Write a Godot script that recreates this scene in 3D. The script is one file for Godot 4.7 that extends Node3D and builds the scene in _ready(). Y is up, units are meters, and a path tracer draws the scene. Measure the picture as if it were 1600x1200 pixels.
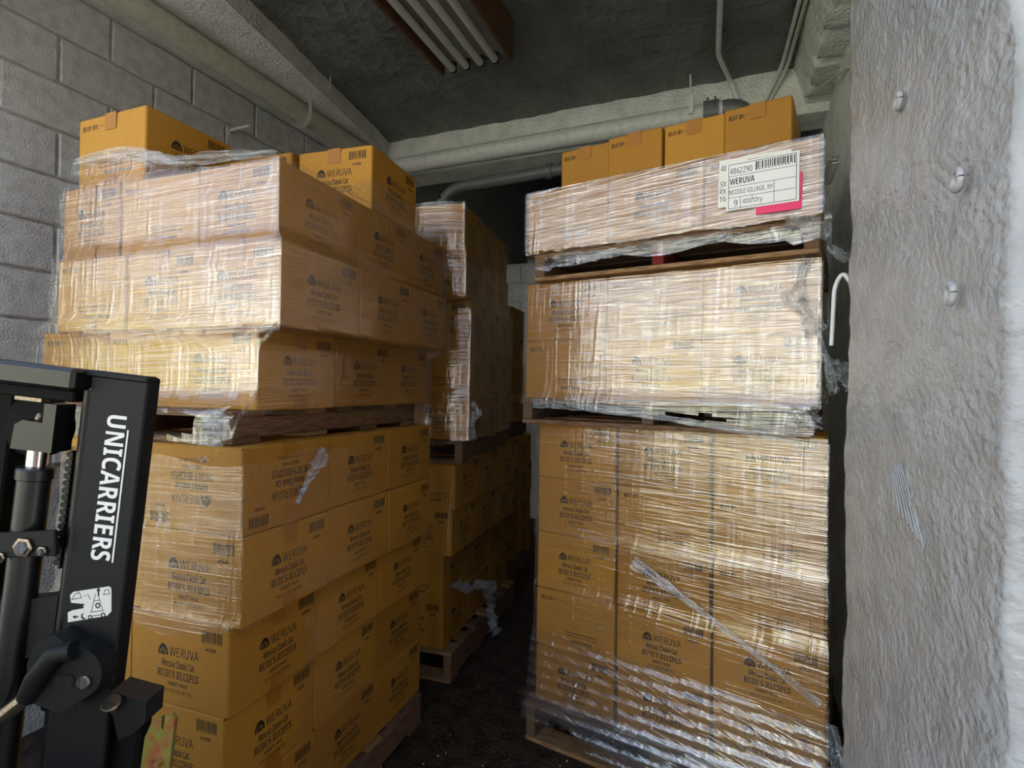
extends Node3D
# A loading bay seen from its doorway: shrink-wrapped pallet loads of cartons, a fork truck mast, a rough painted door jamb.

const CAM_POS := Vector3(0, 1.44, 0)
const CAM_ROT := Vector3(0.35, 22.1, 0.85)      # pitch, yaw, roll in degrees
const FOCAL := 850.0                            # in pixels of a 1600 x 1200 frame
const CEIL := 3.2
const WALL_L := -2.63
const WALL_R := 0.46
const JAMB := 0.25
const H := 0.229                                # height of a carton

var M := {}
var used := {}
var cache := {}
var rng := RandomNumberGenerator.new()
var sans: SystemFont
var sans_bold: SystemFont
var serif_bold: SystemFont

# ------------------------------------------------------------------ mesh builder
class MB:
	var v := PackedVector3Array()
	var n := PackedVector3Array()
	var u := PackedVector2Array()
	var ix := PackedInt32Array()

	func tri(a: Vector3, b: Vector3, c: Vector3, nn: Vector3, ua := Vector2.ZERO, ub := Vector2.ZERO, uc := Vector2.ZERO) -> void:
		var k := v.size()
		v.append_array([a, b, c]); n.append_array([nn, nn, nn]); u.append_array([ua, ub, uc])
		if (b - a).cross(c - a).dot(nn) > 0.0: ix.append_array([k, k + 2, k + 1])
		else: ix.append_array([k, k + 1, k + 2])

	func quad(a: Vector3, b: Vector3, c: Vector3, d: Vector3, nn: Vector3, ua := Vector2.ZERO, ub := Vector2.ZERO, uc := Vector2.ZERO, ud := Vector2.ZERO) -> void:
		var k := v.size()
		v.append_array([a, b, c, d]); n.append_array([nn, nn, nn, nn]); u.append_array([ua, ub, uc, ud])
		if (b - a).cross(c - a).dot(nn) > 0.0: ix.append_array([k, k + 2, k + 1, k, k + 3, k + 2])
		else: ix.append_array([k, k + 1, k + 2, k, k + 2, k + 3])

	# chamfered box, centred at c in the frame xf
	func box(c: Vector3, s: Vector3, b := 0.003, xf := Transform3D()) -> void:
		var h := s / 2.0
		b = minf(b, minf(h.x, minf(h.y, h.z)) * 0.9)
		for ax in 3:
			var p := (ax + 1) % 3
			var q := (ax + 2) % 3
			for sg in [-1.0, 1.0]:
				var cs := []
				for w in [[-1, -1], [1, -1], [1, 1], [-1, 1]]:
					var t := Vector3()
					t[ax] = sg * h[ax]; t[p] = w[0] * (h[p] - b); t[q] = w[1] * (h[q] - b)
					cs.append(xf * (c + t))
				var nn := Vector3(); nn[ax] = sg
				quad(cs[0], cs[1], cs[2], cs[3], (xf.basis * nn).normalized(), Vector2(cs[0].x + cs[0].z, cs[0].y), Vector2(cs[1].x + cs[1].z, cs[1].y), Vector2(cs[2].x + cs[2].z, cs[2].y), Vector2(cs[3].x + cs[3].z, cs[3].y))
		if b <= 0.0002: return
		for ax in 3:
			var p := (ax + 1) % 3
			var q := (ax + 2) % 3
			for sp in [-1.0, 1.0]:
				for sq in [-1.0, 1.0]:
					var e := []
					for w in [[-1, 0], [1, 0], [1, 1], [-1, 1]]:
						var t := Vector3()
						t[ax] = w[0] * (h[ax] - b)
						t[p] = sp * (h[p] - (b if w[1] == 0 else 0.0)); t[q] = sq * (h[q] - (0.0 if w[1] == 0 else b))
						e.append(xf * (c + t))
					var nn := Vector3(); nn[p] = sp; nn[q] = sq
					quad(e[0], e[1], e[2], e[3], (xf.basis * nn).normalized())
		for sx in [-1.0, 1.0]:
			for sy in [-1.0, 1.0]:
				for sz in [-1.0, 1.0]:
					var sgn := Vector3(sx, sy, sz)
					var o := h * sgn
					tri(xf * (c + o - Vector3(0, sy, sz) * b), xf * (c + o - Vector3(sx, 0, sz) * b), xf * (c + o - Vector3(sx, sy, 0) * b), (xf.basis * sgn).normalized())

	# grid of points, row after row, smooth normals
	func grid(p: PackedVector3Array, cols: int, uv: PackedVector2Array, keep := PackedByteArray(), flip := false) -> void:
		var k := v.size()
		var rows := p.size() / cols
		var nn := PackedVector3Array(); nn.resize(p.size())
		for j in rows - 1:
			for i in cols - 1:
				var a := j * cols + i
				if keep.size() and not keep[a]: continue
				var f := (p[a + 1] - p[a]).cross(p[a + cols] - p[a])
				if flip: f = -f
				nn[a] += f; nn[a + 1] += f; nn[a + cols] += f; nn[a + cols + 1] += f
				if flip: ix.append_array([k + a, k + a + 1, k + a + cols, k + a + 1, k + a + cols + 1, k + a + cols])
				else: ix.append_array([k + a, k + a + cols, k + a + 1, k + a + 1, k + a + cols, k + a + cols + 1])
		for i in nn.size(): nn[i] = nn[i].normalized() if nn[i].length() > 1e-12 else Vector3.UP
		v.append_array(p); n.append_array(nn); u.append_array(uv)

	func tube(path: Array, r: float, seg := 10, caps := true) -> void:
		var pts := PackedVector3Array()
		var uv := PackedVector2Array()
		var side := Vector3()
		var along := 0.0
		for j in path.size():
			var t: Vector3 = ((path[mini(j + 1, path.size() - 1)] - path[maxi(j - 1, 0)]) as Vector3).normalized()
			if j == 0: side = t.cross(Vector3.UP if absf(t.y) < 0.9 else Vector3.RIGHT).normalized()
			side = (side - t * side.dot(t)).normalized()
			var up := side.cross(t)
			if j: along += (path[j] - path[j - 1]).length()
			for i in seg + 1:
				var a := TAU * i / seg
				pts.append(path[j] + (side * cos(a) + up * sin(a)) * r)
				uv.append(Vector2(float(i) / seg * TAU * r, along))
		grid(pts, seg + 1, uv, PackedByteArray(), true)
		if caps:
			for e in [0, path.size() - 1]:
				var o: Vector3 = path[e]
				var nn: Vector3 = (path[0] - path[1] if e == 0 else path[e] - path[e - 1]).normalized()
				for i in seg: tri(o, pts[e * (seg + 1) + i], pts[e * (seg + 1) + i + 1], nn)

	# profile of (radius, height) turned round the y axis of xf
	func lathe(prof: Array, xf: Transform3D, seg := 24) -> void:
		for j in prof.size() - 1:
			var p := PackedVector3Array()
			var uv := PackedVector2Array()
			for q in [prof[j], prof[j + 1]]:
				for i in seg + 1:
					var a := TAU * i / seg
					p.append(xf * Vector3(cos(a) * q.x, q.y, sin(a) * q.x)); uv.append(Vector2(float(i) / seg, q.y))
			grid(p, seg + 1, uv, PackedByteArray(), false)

	# polygon in the xy plane of xf, extruded from z = 0 to z = d
	func prism(poly: PackedVector2Array, d: float, xf := Transform3D(), uvs := 1.0) -> void:
		var t := Geometry2D.triangulate_polygon(poly)
		for z in [0.0, d]:
			var nn := (xf.basis * Vector3(0, 0, 1 if z == d else -1)).normalized()
			for i in range(0, t.size(), 3):
				var q := []
				for k in 3: q.append(poly[t[i + k]])
				tri(xf * Vector3(q[0].x, q[0].y, z), xf * Vector3(q[1].x, q[1].y, z), xf * Vector3(q[2].x, q[2].y, z), nn, q[0] * uvs, q[1] * uvs, q[2] * uvs)
		var cw := Geometry2D.is_polygon_clockwise(poly)
		for i in poly.size():
			var a := poly[i]
			var b := poly[(i + 1) % poly.size()]
			var e := (b - a).normalized()
			var nn := Vector3(e.y, -e.x, 0) * (-1.0 if cw else 1.0)
			quad(xf * Vector3(a.x, a.y, 0), xf * Vector3(b.x, b.y, 0), xf * Vector3(b.x, b.y, d), xf * Vector3(a.x, a.y, d), (xf.basis * nn).normalized())

	func mesh(mat: Material = null, tangents := false) -> ArrayMesh:
		var a := []
		a.resize(Mesh.ARRAY_MAX)
		a[Mesh.ARRAY_VERTEX] = v; a[Mesh.ARRAY_NORMAL] = n; a[Mesh.ARRAY_TEX_UV] = u; a[Mesh.ARRAY_INDEX] = ix
		var m := ArrayMesh.new()
		m.add_surface_from_arrays(Mesh.PRIMITIVE_TRIANGLES, a)
		if tangents:
			var st := SurfaceTool.new()
			st.create_from(m, 0); st.generate_tangents(); m = st.commit()
		if mat: m.surface_set_material(0, mat)
		return m

# ------------------------------------------------------------------ nodes
func numbered(called: String) -> String:
	var k: int = used.get(called, 0)
	used[called] = k + 1
	return called if k == 0 else "%s_%03d" % [called, k]

func tag(o: Node, label: String, category: String, group := "", kind := "") -> void:
	if label: o.set_meta("label", label)
	if category: o.set_meta("category", category)
	if group: o.set_meta("group", group)
	if kind: o.set_meta("kind", kind)

func thing(called: String, label: String, category: String, xf := Transform3D(), group := "") -> Node3D:
	var o := Node3D.new()
	o.name = numbered(called)
	o.transform = xf
	add_child(o)
	tag(o, label, category, group)
	return o

func part(called: String, mesh: Mesh, parent: Node, xf := Transform3D()) -> MeshInstance3D:
	var o := MeshInstance3D.new()
	o.mesh = mesh
	var have := 0
	for c in parent.get_children():
		if String(c.name) == called or String(c.name).begins_with(called + "_0"): have += 1
	if parent.get_child_count() > 60: have = parent.get_child_count()
	o.name = called if have == 0 else "%s_%03d" % [called, have]
	o.transform = xf
	parent.add_child(o, true)
	return o

func solo(called: String, mesh: Mesh, label: String, category: String, xf := Transform3D(), group := "") -> MeshInstance3D:
	var o := MeshInstance3D.new()
	o.mesh = mesh; o.name = numbered(called); o.transform = xf
	add_child(o)
	tag(o, label, category, group)
	return o

func struct(called: String, mesh: Mesh, label: String, xf := Transform3D()) -> MeshInstance3D:
	var o := solo(called, mesh, label, "", xf)
	o.set_meta("kind", "structure")
	return o

func turn(deg: float, at := Vector3.ZERO) -> Transform3D:
	return Transform3D(Basis(Vector3.UP, deg_to_rad(deg)), at)

# ------------------------------------------------------------------ materials
func noise_tex(freq: float, seed_: int, kind := FastNoiseLite.TYPE_SIMPLEX_SMOOTH, oct := 4, normal := 0.0, size := 512, ramp: Gradient = null, fractal := FastNoiseLite.FRACTAL_FBM, warp := 0.0) -> NoiseTexture2D:
	var f := FastNoiseLite.new()
	f.noise_type = kind; f.frequency = freq; f.seed = seed_; f.fractal_type = fractal; f.fractal_octaves = oct
	if warp > 0.0:
		f.domain_warp_enabled = true; f.domain_warp_amplitude = warp; f.domain_warp_frequency = freq * 0.7
	var t := NoiseTexture2D.new()
	t.width = size; t.height = size; t.seamless = true; t.noise = f
	if normal > 0.0:
		t.as_normal_map = true; t.bump_strength = normal
	if ramp: t.color_ramp = ramp
	return t

func ramp(stops: Array) -> Gradient:
	var g := Gradient.new()
	var off := PackedFloat32Array()
	var col := PackedColorArray()
	for s in stops:
		off.append(s[0]); col.append(s[1])
	g.offsets = off; g.colors = col
	return g

func plain(c: Color, rough := 0.6, metal := 0.0) -> StandardMaterial3D:
	var m := StandardMaterial3D.new()
	m.albedo_color = c; m.roughness = rough; m.metallic = metal
	return m

func tri_mat(c: Color, rough: float, scale: Vector3, tex: Texture2D, normal: Texture2D = null, nscale := 1.0, world := true) -> StandardMaterial3D:
	var m := plain(c, rough)
	m.albedo_texture = tex
	if normal:
		m.normal_enabled = true; m.normal_texture = normal; m.normal_scale = nscale
	m.uv1_triplanar = true; m.uv1_world_triplanar = world; m.uv1_scale = scale
	return m

func make_materials() -> void:
	var paint := noise_tex(0.012, 3, FastNoiseLite.TYPE_SIMPLEX_SMOOTH, 5, 0.0, 512, ramp([[0.0, Color(0.86, 0.86, 0.85)], [0.5, Color(0.95, 0.95, 0.94)], [1.0, Color(1, 1, 1)]]))
	var grit := noise_tex(0.09, 5, FastNoiseLite.TYPE_SIMPLEX_SMOOTH, 3, 5.0, 512)
	M.block = tri_mat(Color(0.96, 0.97, 0.97), 0.5, Vector3.ONE * 2.0, paint, grit, 0.55)
	M.mortar = tri_mat(Color(0.90, 0.91, 0.91), 0.6, Vector3.ONE * 2.0, paint, grit, 1.0)
	var trowel := noise_tex(0.008, 11, FastNoiseLite.TYPE_SIMPLEX, 3, 14.0, 1024, null, FastNoiseLite.FRACTAL_RIDGED)
	var mottled := noise_tex(0.006, 12, FastNoiseLite.TYPE_SIMPLEX_SMOOTH, 6, 0.0, 512, ramp([[0.0, Color(0.72, 0.73, 0.70)], [0.55, Color(0.9, 0.9, 0.88)], [1.0, Color(1, 1, 1)]]))
	M.ceiling = tri_mat(Color(0.49, 0.50, 0.485), 0.5, Vector3.ONE * 0.55, mottled, trowel, 0.55)
	M.beam = tri_mat(Color(0.97, 0.98, 0.96), 0.6, Vector3.ONE * 0.9, paint, grit, 0.6)
	var plaster := noise_tex(0.03, 21, FastNoiseLite.TYPE_SIMPLEX, 4, 14.0, 1024)
	M.jamb = tri_mat(Color(0.72, 0.72, 0.73), 0.27, Vector3(1.6, 1.3, 1.0), paint, plaster, 0.36)
	M.outer = tri_mat(Color(0.9, 0.92, 0.93), 0.5, Vector3.ONE * 2.0, paint, plaster, 0.5)
	var dirt := noise_tex(0.01, 31, FastNoiseLite.TYPE_SIMPLEX, 6, 0.0, 1024, ramp([[0.0, Color(0.45, 0.42, 0.4)], [0.45, Color(0.75, 0.7, 0.66)], [0.62, Color(0.9, 0.84, 0.78)], [1.0, Color(1.0, 0.95, 0.9)]]))
	M.floor = tri_mat(Color(0.25, 0.205, 0.175), 0.55, Vector3.ONE * 0.8, dirt, grit, 0.5)
	M.brick = tri_mat(Color(0.50, 0.36, 0.29), 0.8, Vector3.ONE * 1.5, mottled, grit, 0.5)
	M.pave = tri_mat(Color(0.74, 0.74, 0.73), 0.85, Vector3.ONE * 0.8, mottled)
	# wood: grain along local x or local z
	var grain := noise_tex(0.02, 41, FastNoiseLite.TYPE_SIMPLEX, 5, 0.0, 512, ramp([[0.0, Color(0.5, 0.44, 0.38)], [0.45, Color(0.85, 0.8, 0.74)], [1.0, Color(1, 1, 1)]]))
	for k in [["x", Vector3(1.0, 14, 14)], ["z", Vector3(14, 14, 1.0)]]:
		for c in [["grey", Color(0.45, 0.38, 0.31)], ["pale", Color(0.66, 0.53, 0.38)], ["brown", Color(0.52, 0.41, 0.31)], ["red", Color(0.52, 0.06, 0.08)]]:
			M["wood_%s_%s" % [c[0], k[0]]] = tri_mat(c[1], 0.8, k[1], grain, null, 1.0, false)
	M.pipe = tri_mat(Color(0.84, 0.85, 0.77), 0.5, Vector3.ONE * 3.0, paint, grit, 0.3)
	M.pipe_white = tri_mat(Color(0.93, 0.94, 0.93), 0.5, Vector3.ONE * 3.0, paint, grit, 0.3)
	M.pipe_dark = tri_mat(Color(0.45, 0.46, 0.47), 0.4, Vector3.ONE * 3.0, paint, grit, 0.2)
	M.galv = plain(Color(0.95, 0.95, 0.94), 0.4, 0.25)
	M.tube_glass = plain(Color(0.72, 0.72, 0.68), 0.25)
	M.tube_end = plain(Color(0.16, 0.12, 0.09), 0.5)
	M.enamel = plain(Color(0.55, 0.54, 0.5), 0.45)
	M.fixture_side = tri_mat(Color(0.42, 0.30, 0.19), 0.6, Vector3(12, 12, 1), grain)
	# fork truck
	var scuff := noise_tex(0.03, 51, FastNoiseLite.TYPE_SIMPLEX, 4, 3.0, 512)
	M.black = plain(Color(0.10, 0.105, 0.11), 0.5)
	M.black.metallic_specular = 0.3
	M.black.normal_enabled = true; M.black.normal_texture = scuff; M.black.normal_scale = 0.25
	M.black.uv1_triplanar = true; M.black.uv1_scale = Vector3.ONE * 8.0
	M.black_dull = plain(Color(0.06, 0.06, 0.062), 0.7)
	M.black_dull.metallic_specular = 0.25
	M.black_gloss = plain(Color(0.06, 0.062, 0.065), 0.36)
	M.chrome = plain(Color(0.8, 0.8, 0.8), 0.18, 1.0)
	M.steel = tri_mat(Color(0.62, 0.6, 0.57), 0.38, Vector3.ONE * 20, grain); M.steel.metallic = 0.9
	M.grease = plain(Color(0.06, 0.055, 0.05), 0.5, 0.3)
	var zinc := noise_tex(0.01, 61, FastNoiseLite.TYPE_SIMPLEX_SMOOTH, 3, 0.0, 256, ramp([[0.0, Color(0.62, 0.30, 0.22)], [0.4, Color(0.62, 0.47, 0.27)], [0.6, Color(0.52, 0.52, 0.25)], [1.0, Color(0.68, 0.55, 0.32)]]))
	M.zinc = tri_mat(Color(1, 1, 1), 0.4, Vector3.ONE * 9, zinc, null, 1.0, false); M.zinc.metallic = 0.55
	M.letter = plain(Color(0.88, 0.88, 0.87), 0.5)
	M.sticker = plain(Color(0.9, 0.9, 0.88), 0.5)
	# cartons
	M.tape = plain(Color(0.63, 0.41, 0.075), 0.5)
	M.pink = plain(Color(0.95, 0.16, 0.42), 0.5)
	make_prints()
	make_film()
	M.wad = plain(Color(0.86, 0.88, 0.9, 0.55), 0.22, 0.25)
	M.wad.transparency = BaseMaterial3D.TRANSPARENCY_ALPHA
	M.wad.albedo_texture = M.film.albedo_texture
	M.wad.normal_enabled = true; M.wad.normal_texture = M.film.normal_texture; M.wad.normal_scale = 1.0
	M.wad.uv1_scale = Vector3(2, 2, 2)
	M.leaf = plain(Color(0.74, 0.74, 0.22), 0.6)
	M.flake = plain(Color(0.8, 0.78, 0.74), 0.9)

# ------------------------------------------------------------------ print on the cartons
func ink_text(im: Image, text: String, font: Font, box: Rect2, ink: Color) -> void:
	# fills box with the outline of the text, drawn as filled spans
	var t := TextMesh.new()
	t.font = font; t.text = text; t.font_size = 48; t.pixel_size = 0.01; t.depth = 0.0; t.curve_step = 1.0
	var a: Array = t.get_mesh_arrays() if t.get_surface_count() else []
	if a.is_empty(): return
	var p: PackedVector3Array = a[Mesh.ARRAY_VERTEX]
	var id: PackedInt32Array = a[Mesh.ARRAY_INDEX] if a[Mesh.ARRAY_INDEX] != null else PackedInt32Array(range(p.size()))
	var lo := Vector2(INF, INF)
	var hi := -lo
	for q in p:
		lo = lo.min(Vector2(q.x, q.y)); hi = hi.max(Vector2(q.x, q.y))
	var k := box.size / (hi - lo)
	for i in range(0, id.size(), 3):
		var q := []
		for j in 3:
			var w := p[id[i + j]]
			q.append(Vector2(box.position.x + (w.x - lo.x) * k.x, box.position.y + (hi.y - w.y) * k.y))
		ink_tri(im, q[0], q[1], q[2], ink)

func ink_tri(im: Image, a: Vector2, b: Vector2, c: Vector2, ink: Color) -> void:
	var y0 := floori(minf(a.y, minf(b.y, c.y)))
	var y1 := ceili(maxf(a.y, maxf(b.y, c.y)))
	for y in range(y0, y1 + 1):
		var s := y + 0.5
		var x0 := INF
		var x1 := -INF
		for e in [[a, b], [b, c], [c, a]]:
			var p: Vector2 = e[0]
			var q: Vector2 = e[1]
			if (p.y <= s) == (q.y <= s): continue
			var x := p.x + (q.x - p.x) * (s - p.y) / (q.y - p.y)
			x0 = minf(x0, x); x1 = maxf(x1, x)
		if x1 >= x0:
			var r0 := roundi(x0)
			im.fill_rect(Rect2i(r0, y, maxi(1, roundi(x1) - r0), 1), ink)

func ink_disc(im: Image, c: Vector2, r: Vector2, ink: Color, half := false) -> void:
	for y in range(floori(c.y - r.y), ceili(c.y + (0.0 if half else r.y))):
		var t := (y + 0.5 - c.y) / r.y
		if absf(t) > 1.0: continue
		var w := r.x * sqrt(1.0 - t * t)
		im.fill_rect(Rect2i(roundi(c.x - w), y, maxi(1, roundi(2 * w)), 1), ink)

func ink_line(im: Image, a: Vector2, b: Vector2, w: float, ink: Color) -> void:
	var d := (b - a).normalized().orthogonal() * w / 2.0
	ink_tri(im, a + d, b + d, b - d, ink); ink_tri(im, a + d, b - d, a - d, ink)

func ink_barcode(im: Image, r: Rect2, ink: Color, seed_: int) -> void:
	var g := RandomNumberGenerator.new(); g.seed = seed_
	var x := r.position.x
	while x < r.end.x:
		var w := r.size.x * g.randf_range(0.012, 0.045)
		var full := x < r.position.x + r.size.x * 0.06 or x > r.end.x - r.size.x * 0.09
		im.fill_rect(Rect2i(roundi(x), roundi(r.position.y), maxi(1, roundi(w)), roundi(r.size.y * (1.18 if full else 1.0))), ink)
		x += w + r.size.x * g.randf_range(0.012, 0.035)
	for k in 10: im.fill_rect(Rect2i(roundi(r.position.x + r.size.x * (0.08 + 0.085 * k)), roundi(r.end.y + r.size.y * 0.05), roundi(r.size.x * 0.045), roundi(r.size.y * 0.13)), ink)

# the four printed faces: widths in metres at 2000 px a metre; uv of each face kept in M.uv
func make_prints() -> void:
	var ppm := 2000.0
	var im := Image.create_empty(1400, 960, false, Image.FORMAT_L8)
	im.fill(Color.BLACK)
	var ink := Color.WHITE
	M.uv = {}
	var k := 0
	for f in [["logo", 0.345, Vector2(4, 4)], ["logo_end", 0.30, Vector2(710, 4)], ["best", 0.345, Vector2(4, 480)], ["best_end", 0.23, Vector2(710, 480)]]:
		var w: float = f[1] * ppm
		var h := H * ppm
		var o: Vector2 = f[2]
		M.uv[f[0]] = Rect2(o / Vector2(1400, 960), Vector2(w, h) / Vector2(1400, 960))
		if f[0].begins_with("logo"):
			var bw := 0.146 * ppm
			var x := o.x + w / 2.0 - bw / 2.0
			var y := o.y + h * 0.30
			ink_disc(im, Vector2(x + bw * 0.13, y + bw * 0.20), Vector2(bw * 0.125, bw * 0.2), ink, true)
			for q in 5: im.fill_rect(Rect2i(roundi(x + bw * (0.045 + 0.037 * q)), roundi(y + bw * (0.11 - 0.045 * (1.0 - absf(q - 2.0) / 2.0))), roundi(bw * 0.012), roundi(bw * 0.085)), Color.BLACK)
			ink_text(im, "WERUVA", sans, Rect2(x + bw * 0.29, y + bw * 0.03, bw * 0.71, bw * 0.17), ink)
			ink_text(im, "Weruva Classic Cat", sans_bold, Rect2(x + bw * 0.10, y + bw * 0.27, bw * 0.80, bw * 0.145), ink)
			ink_text(im, "RUDI'S RECIPES", serif_bold, Rect2(x, y + bw * 0.47, bw, bw * 0.145), ink)
			ink_text(im, "VARIETY PACK", sans_bold, Rect2(x + bw * 0.26, y + bw * 0.685, bw * 0.48, bw * 0.07), ink)
			ink_text(im, "(8 X 12) 3.0 OZ (NET WT)", sans, Rect2(x + bw * 0.16, y + bw * 0.82, bw * 0.68, bw * 0.075), ink)
			var cw := 0.068 * ppm
			ink_barcode(im, Rect2(o.x + w - cw - 0.022 * ppm, o.y + h * 0.055, cw, h * 0.115), ink, 7)
			ink_text(im, "#1930", sans_bold, Rect2(o.x + w - cw * 0.78 - 0.022 * ppm, o.y + h * 0.245, cw * 0.5, h * 0.042), ink)
		else:
			ink_text(im, "BEST BY:", sans_bold, Rect2(o.x + w * 0.055, o.y + h * 0.10, 0.058 * ppm, h * 0.068), ink)
			ink_text(im, "06 JUN 2026", sans, Rect2(o.x + w * 0.055 + 0.064 * ppm, o.y + h * 0.115, 0.055 * ppm, h * 0.036), Color(0.55, 0.55, 0.55))
			var cx := o.x + w * 0.60
			ink_text(im, "MANUFACTURED FOR WERUVA INTERNATIONAL, INC.", sans_bold, Rect2(cx - 0.068 * ppm, o.y + h * 0.66, 0.136 * ppm, h * 0.030), ink)
			ink_text(im, "17 Mercer Road, Natick, MA 01760 | 800-776-5262", sans, Rect2(cx - 0.068 * ppm, o.y + h * 0.715, 0.136 * ppm, h * 0.032), ink)
			ink_text(im, "PRODUCT OF THAILAND", sans_bold, Rect2(cx - 0.045 * ppm, o.y + h * 0.79, 0.09 * ppm, h * 0.05), ink)
		k += 1
	M.uv.blank = Rect2(Vector2(1180, 500) / Vector2(1400, 960), Vector2(215, 440) / Vector2(1400, 960))
	# ink over kraft board: fibres and flutes
	var fib := FastNoiseLite.new(); fib.seed = 8; fib.frequency = 0.02; fib.fractal_octaves = 4
	var src := im.get_data()
	var out := PackedByteArray(); out.resize(1400 * 960 * 3)
	var flutes := PackedFloat32Array()
	for x in 1400: flutes.append(0.985 + 0.015 * sin(x * 0.42) + 0.012 * fib.get_noise_1d(x * 1.7))
	var at := 0
	var sp := 0
	for y in 960:
		for x in 1400:
			var b := (flutes[x] + 0.05 * fib.get_noise_2d(x, y * 2.2)) * 255.0
			var t := 1.0 - 0.93 * src[sp] / 255.0
			sp += 1
			var i := t * b
			out[at] = clampi(int(i), 0, 255); out[at + 1] = clampi(int(i * 0.995), 0, 255); out[at + 2] = clampi(int(i * 0.99), 0, 255)
			at += 3
	var tex := ImageTexture.create_from_image(Image.create_from_data(1400, 960, false, Image.FORMAT_RGB8, out))
	var i := 0
	for c in [Color(0.70, 0.495, 0.125), Color(0.675, 0.47, 0.115), Color(0.72, 0.515, 0.14), Color(0.66, 0.46, 0.115)]:
		var m := plain(c, 0.72)
		m.albedo_texture = tex
		M["kraft_%d" % i] = m
		i += 1
	# shipping label
	var lb := Image.create_empty(600, 420, false, Image.FORMAT_RGB8)
	lb.fill(Color(0.93, 0.93, 0.92))
	var dk := Color(0.12, 0.12, 0.13)
	for r in [Rect2i(20, 14, 560, 5), Rect2i(20, 400, 560, 5), Rect2i(20, 14, 5, 390), Rect2i(575, 14, 5, 390), Rect2i(20, 118, 560, 4), Rect2i(20, 212, 560, 4), Rect2i(20, 306, 560, 4), Rect2i(400, 212, 4, 190), Rect2i(122, 306, 4, 96), Rect2i(222, 306, 4, 40)]: lb.fill_rect(r, dk)
	ink_text(lb, "4862290", sans, Rect2(32, 50, 190, 52), dk)
	ink_barcode(lb, Rect2(250, 26, 310, 62), dk, 19)
	ink_text(lb, "WERUVA", sans_bold, Rect2(32, 140, 210, 54), dk)
	ink_text(lb, "MIDDLE VILLAGE, NY", sans, Rect2(30, 240, 366, 50), dk)
	ink_text(lb, "9", sans, Rect2(70, 330, 30, 56), dk)
	ink_text(lb, "400/Dry", sans, Rect2(140, 332, 170, 54), dk)
	M.shipping = plain(Color(1, 1, 1), 0.5)
	M.shipping.albedo_texture = ImageTexture.create_from_image(lb)
	var lc := Image.create_empty(600, 420, false, Image.FORMAT_RGB8)
	lc.fill(Color(0.92, 0.91, 0.88))
	ink_barcode(lc, Rect2(250, 26, 310, 62), Color(0.45, 0.2, 0.14), 23)
	for q in [["48", 50], ["SX", 190], ["RX", 255], ["16", 320]]: ink_text(lc, q[0], sans, Rect2(14, q[1], 56, 48), dk)
	M.shipping_under = plain(Color(1, 1, 1), 0.5)
	M.shipping_under.albedo_texture = ImageTexture.create_from_image(lc)
	# pictogram sticker on the mast
	var sd := Image.create_empty(400, 300, false, Image.FORMAT_RGB8)
	sd.fill(Color(0.82, 0.82, 0.8))
	for l in [[Vector2(200, 250), Vector2(330, 235)], [Vector2(205, 215), Vector2(335, 200)], [Vector2(215, 215), Vector2(255, 60)], [Vector2(320, 200), Vector2(275, 60)], [Vector2(240, 120), Vector2(300, 115)], [Vector2(30, 110), Vector2(130, 95)], [Vector2(40, 108), Vector2(70, 60)], [Vector2(70, 60), Vector2(110, 55)], [Vector2(110, 55), Vector2(125, 95)], [Vector2(95, 20), Vector2(100, 60)], [Vector2(180, 60), Vector2(210, 110)], [Vector2(320, 70), Vector2(390, 62)], [Vector2(330, 70), Vector2(340, 30)], [Vector2(340, 30), Vector2(375, 26)], [Vector2(375, 26), Vector2(385, 62)], [Vector2(150, 80), Vector2(170, 78)]]:
		ink_line(sd, l[0], l[1], 6.0, Color(0.15, 0.15, 0.15))
	for c in [[Vector2(205, 258), 20], [Vector2(325, 240), 22], [Vector2(275, 160), 24]]:
		ink_disc(sd, c[0], Vector2.ONE * c[1], Color(0.08, 0.08, 0.08)); ink_disc(sd, c[0], Vector2.ONE * c[1] * 0.5, Color(0.8, 0.8, 0.78))
	ink_tri(sd, Vector2(262, 40), Vector2(282, 2), Vector2(302, 38), Color(0.05, 0.05, 0.05)); ink_line(sd, Vector2(282, 36), Vector2(282, 80), 16, Color(0.05, 0.05, 0.05))
	ink_tri(sd, Vector2(40, 255), Vector2(75, 238), Vector2(75, 272), Color(0.05, 0.05, 0.05)); ink_line(sd, Vector2(72, 255), Vector2(100, 253), 10, Color(0.05, 0.05, 0.05))
	ink_disc(sd, Vector2(145, 250), Vector2(24, 26), Color(0.08, 0.08, 0.08)); ink_disc(sd, Vector2(157, 244), Vector2(20, 20), Color(0.82, 0.82, 0.8))
	ink_line(sd, Vector2(60, 175), Vector2(150, 150), 18, Color(0.1, 0.1, 0.1))
	M.pictogram = plain(Color(1, 1, 1), 0.5)
	M.pictogram.albedo_texture = ImageTexture.create_from_image(sd)

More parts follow.
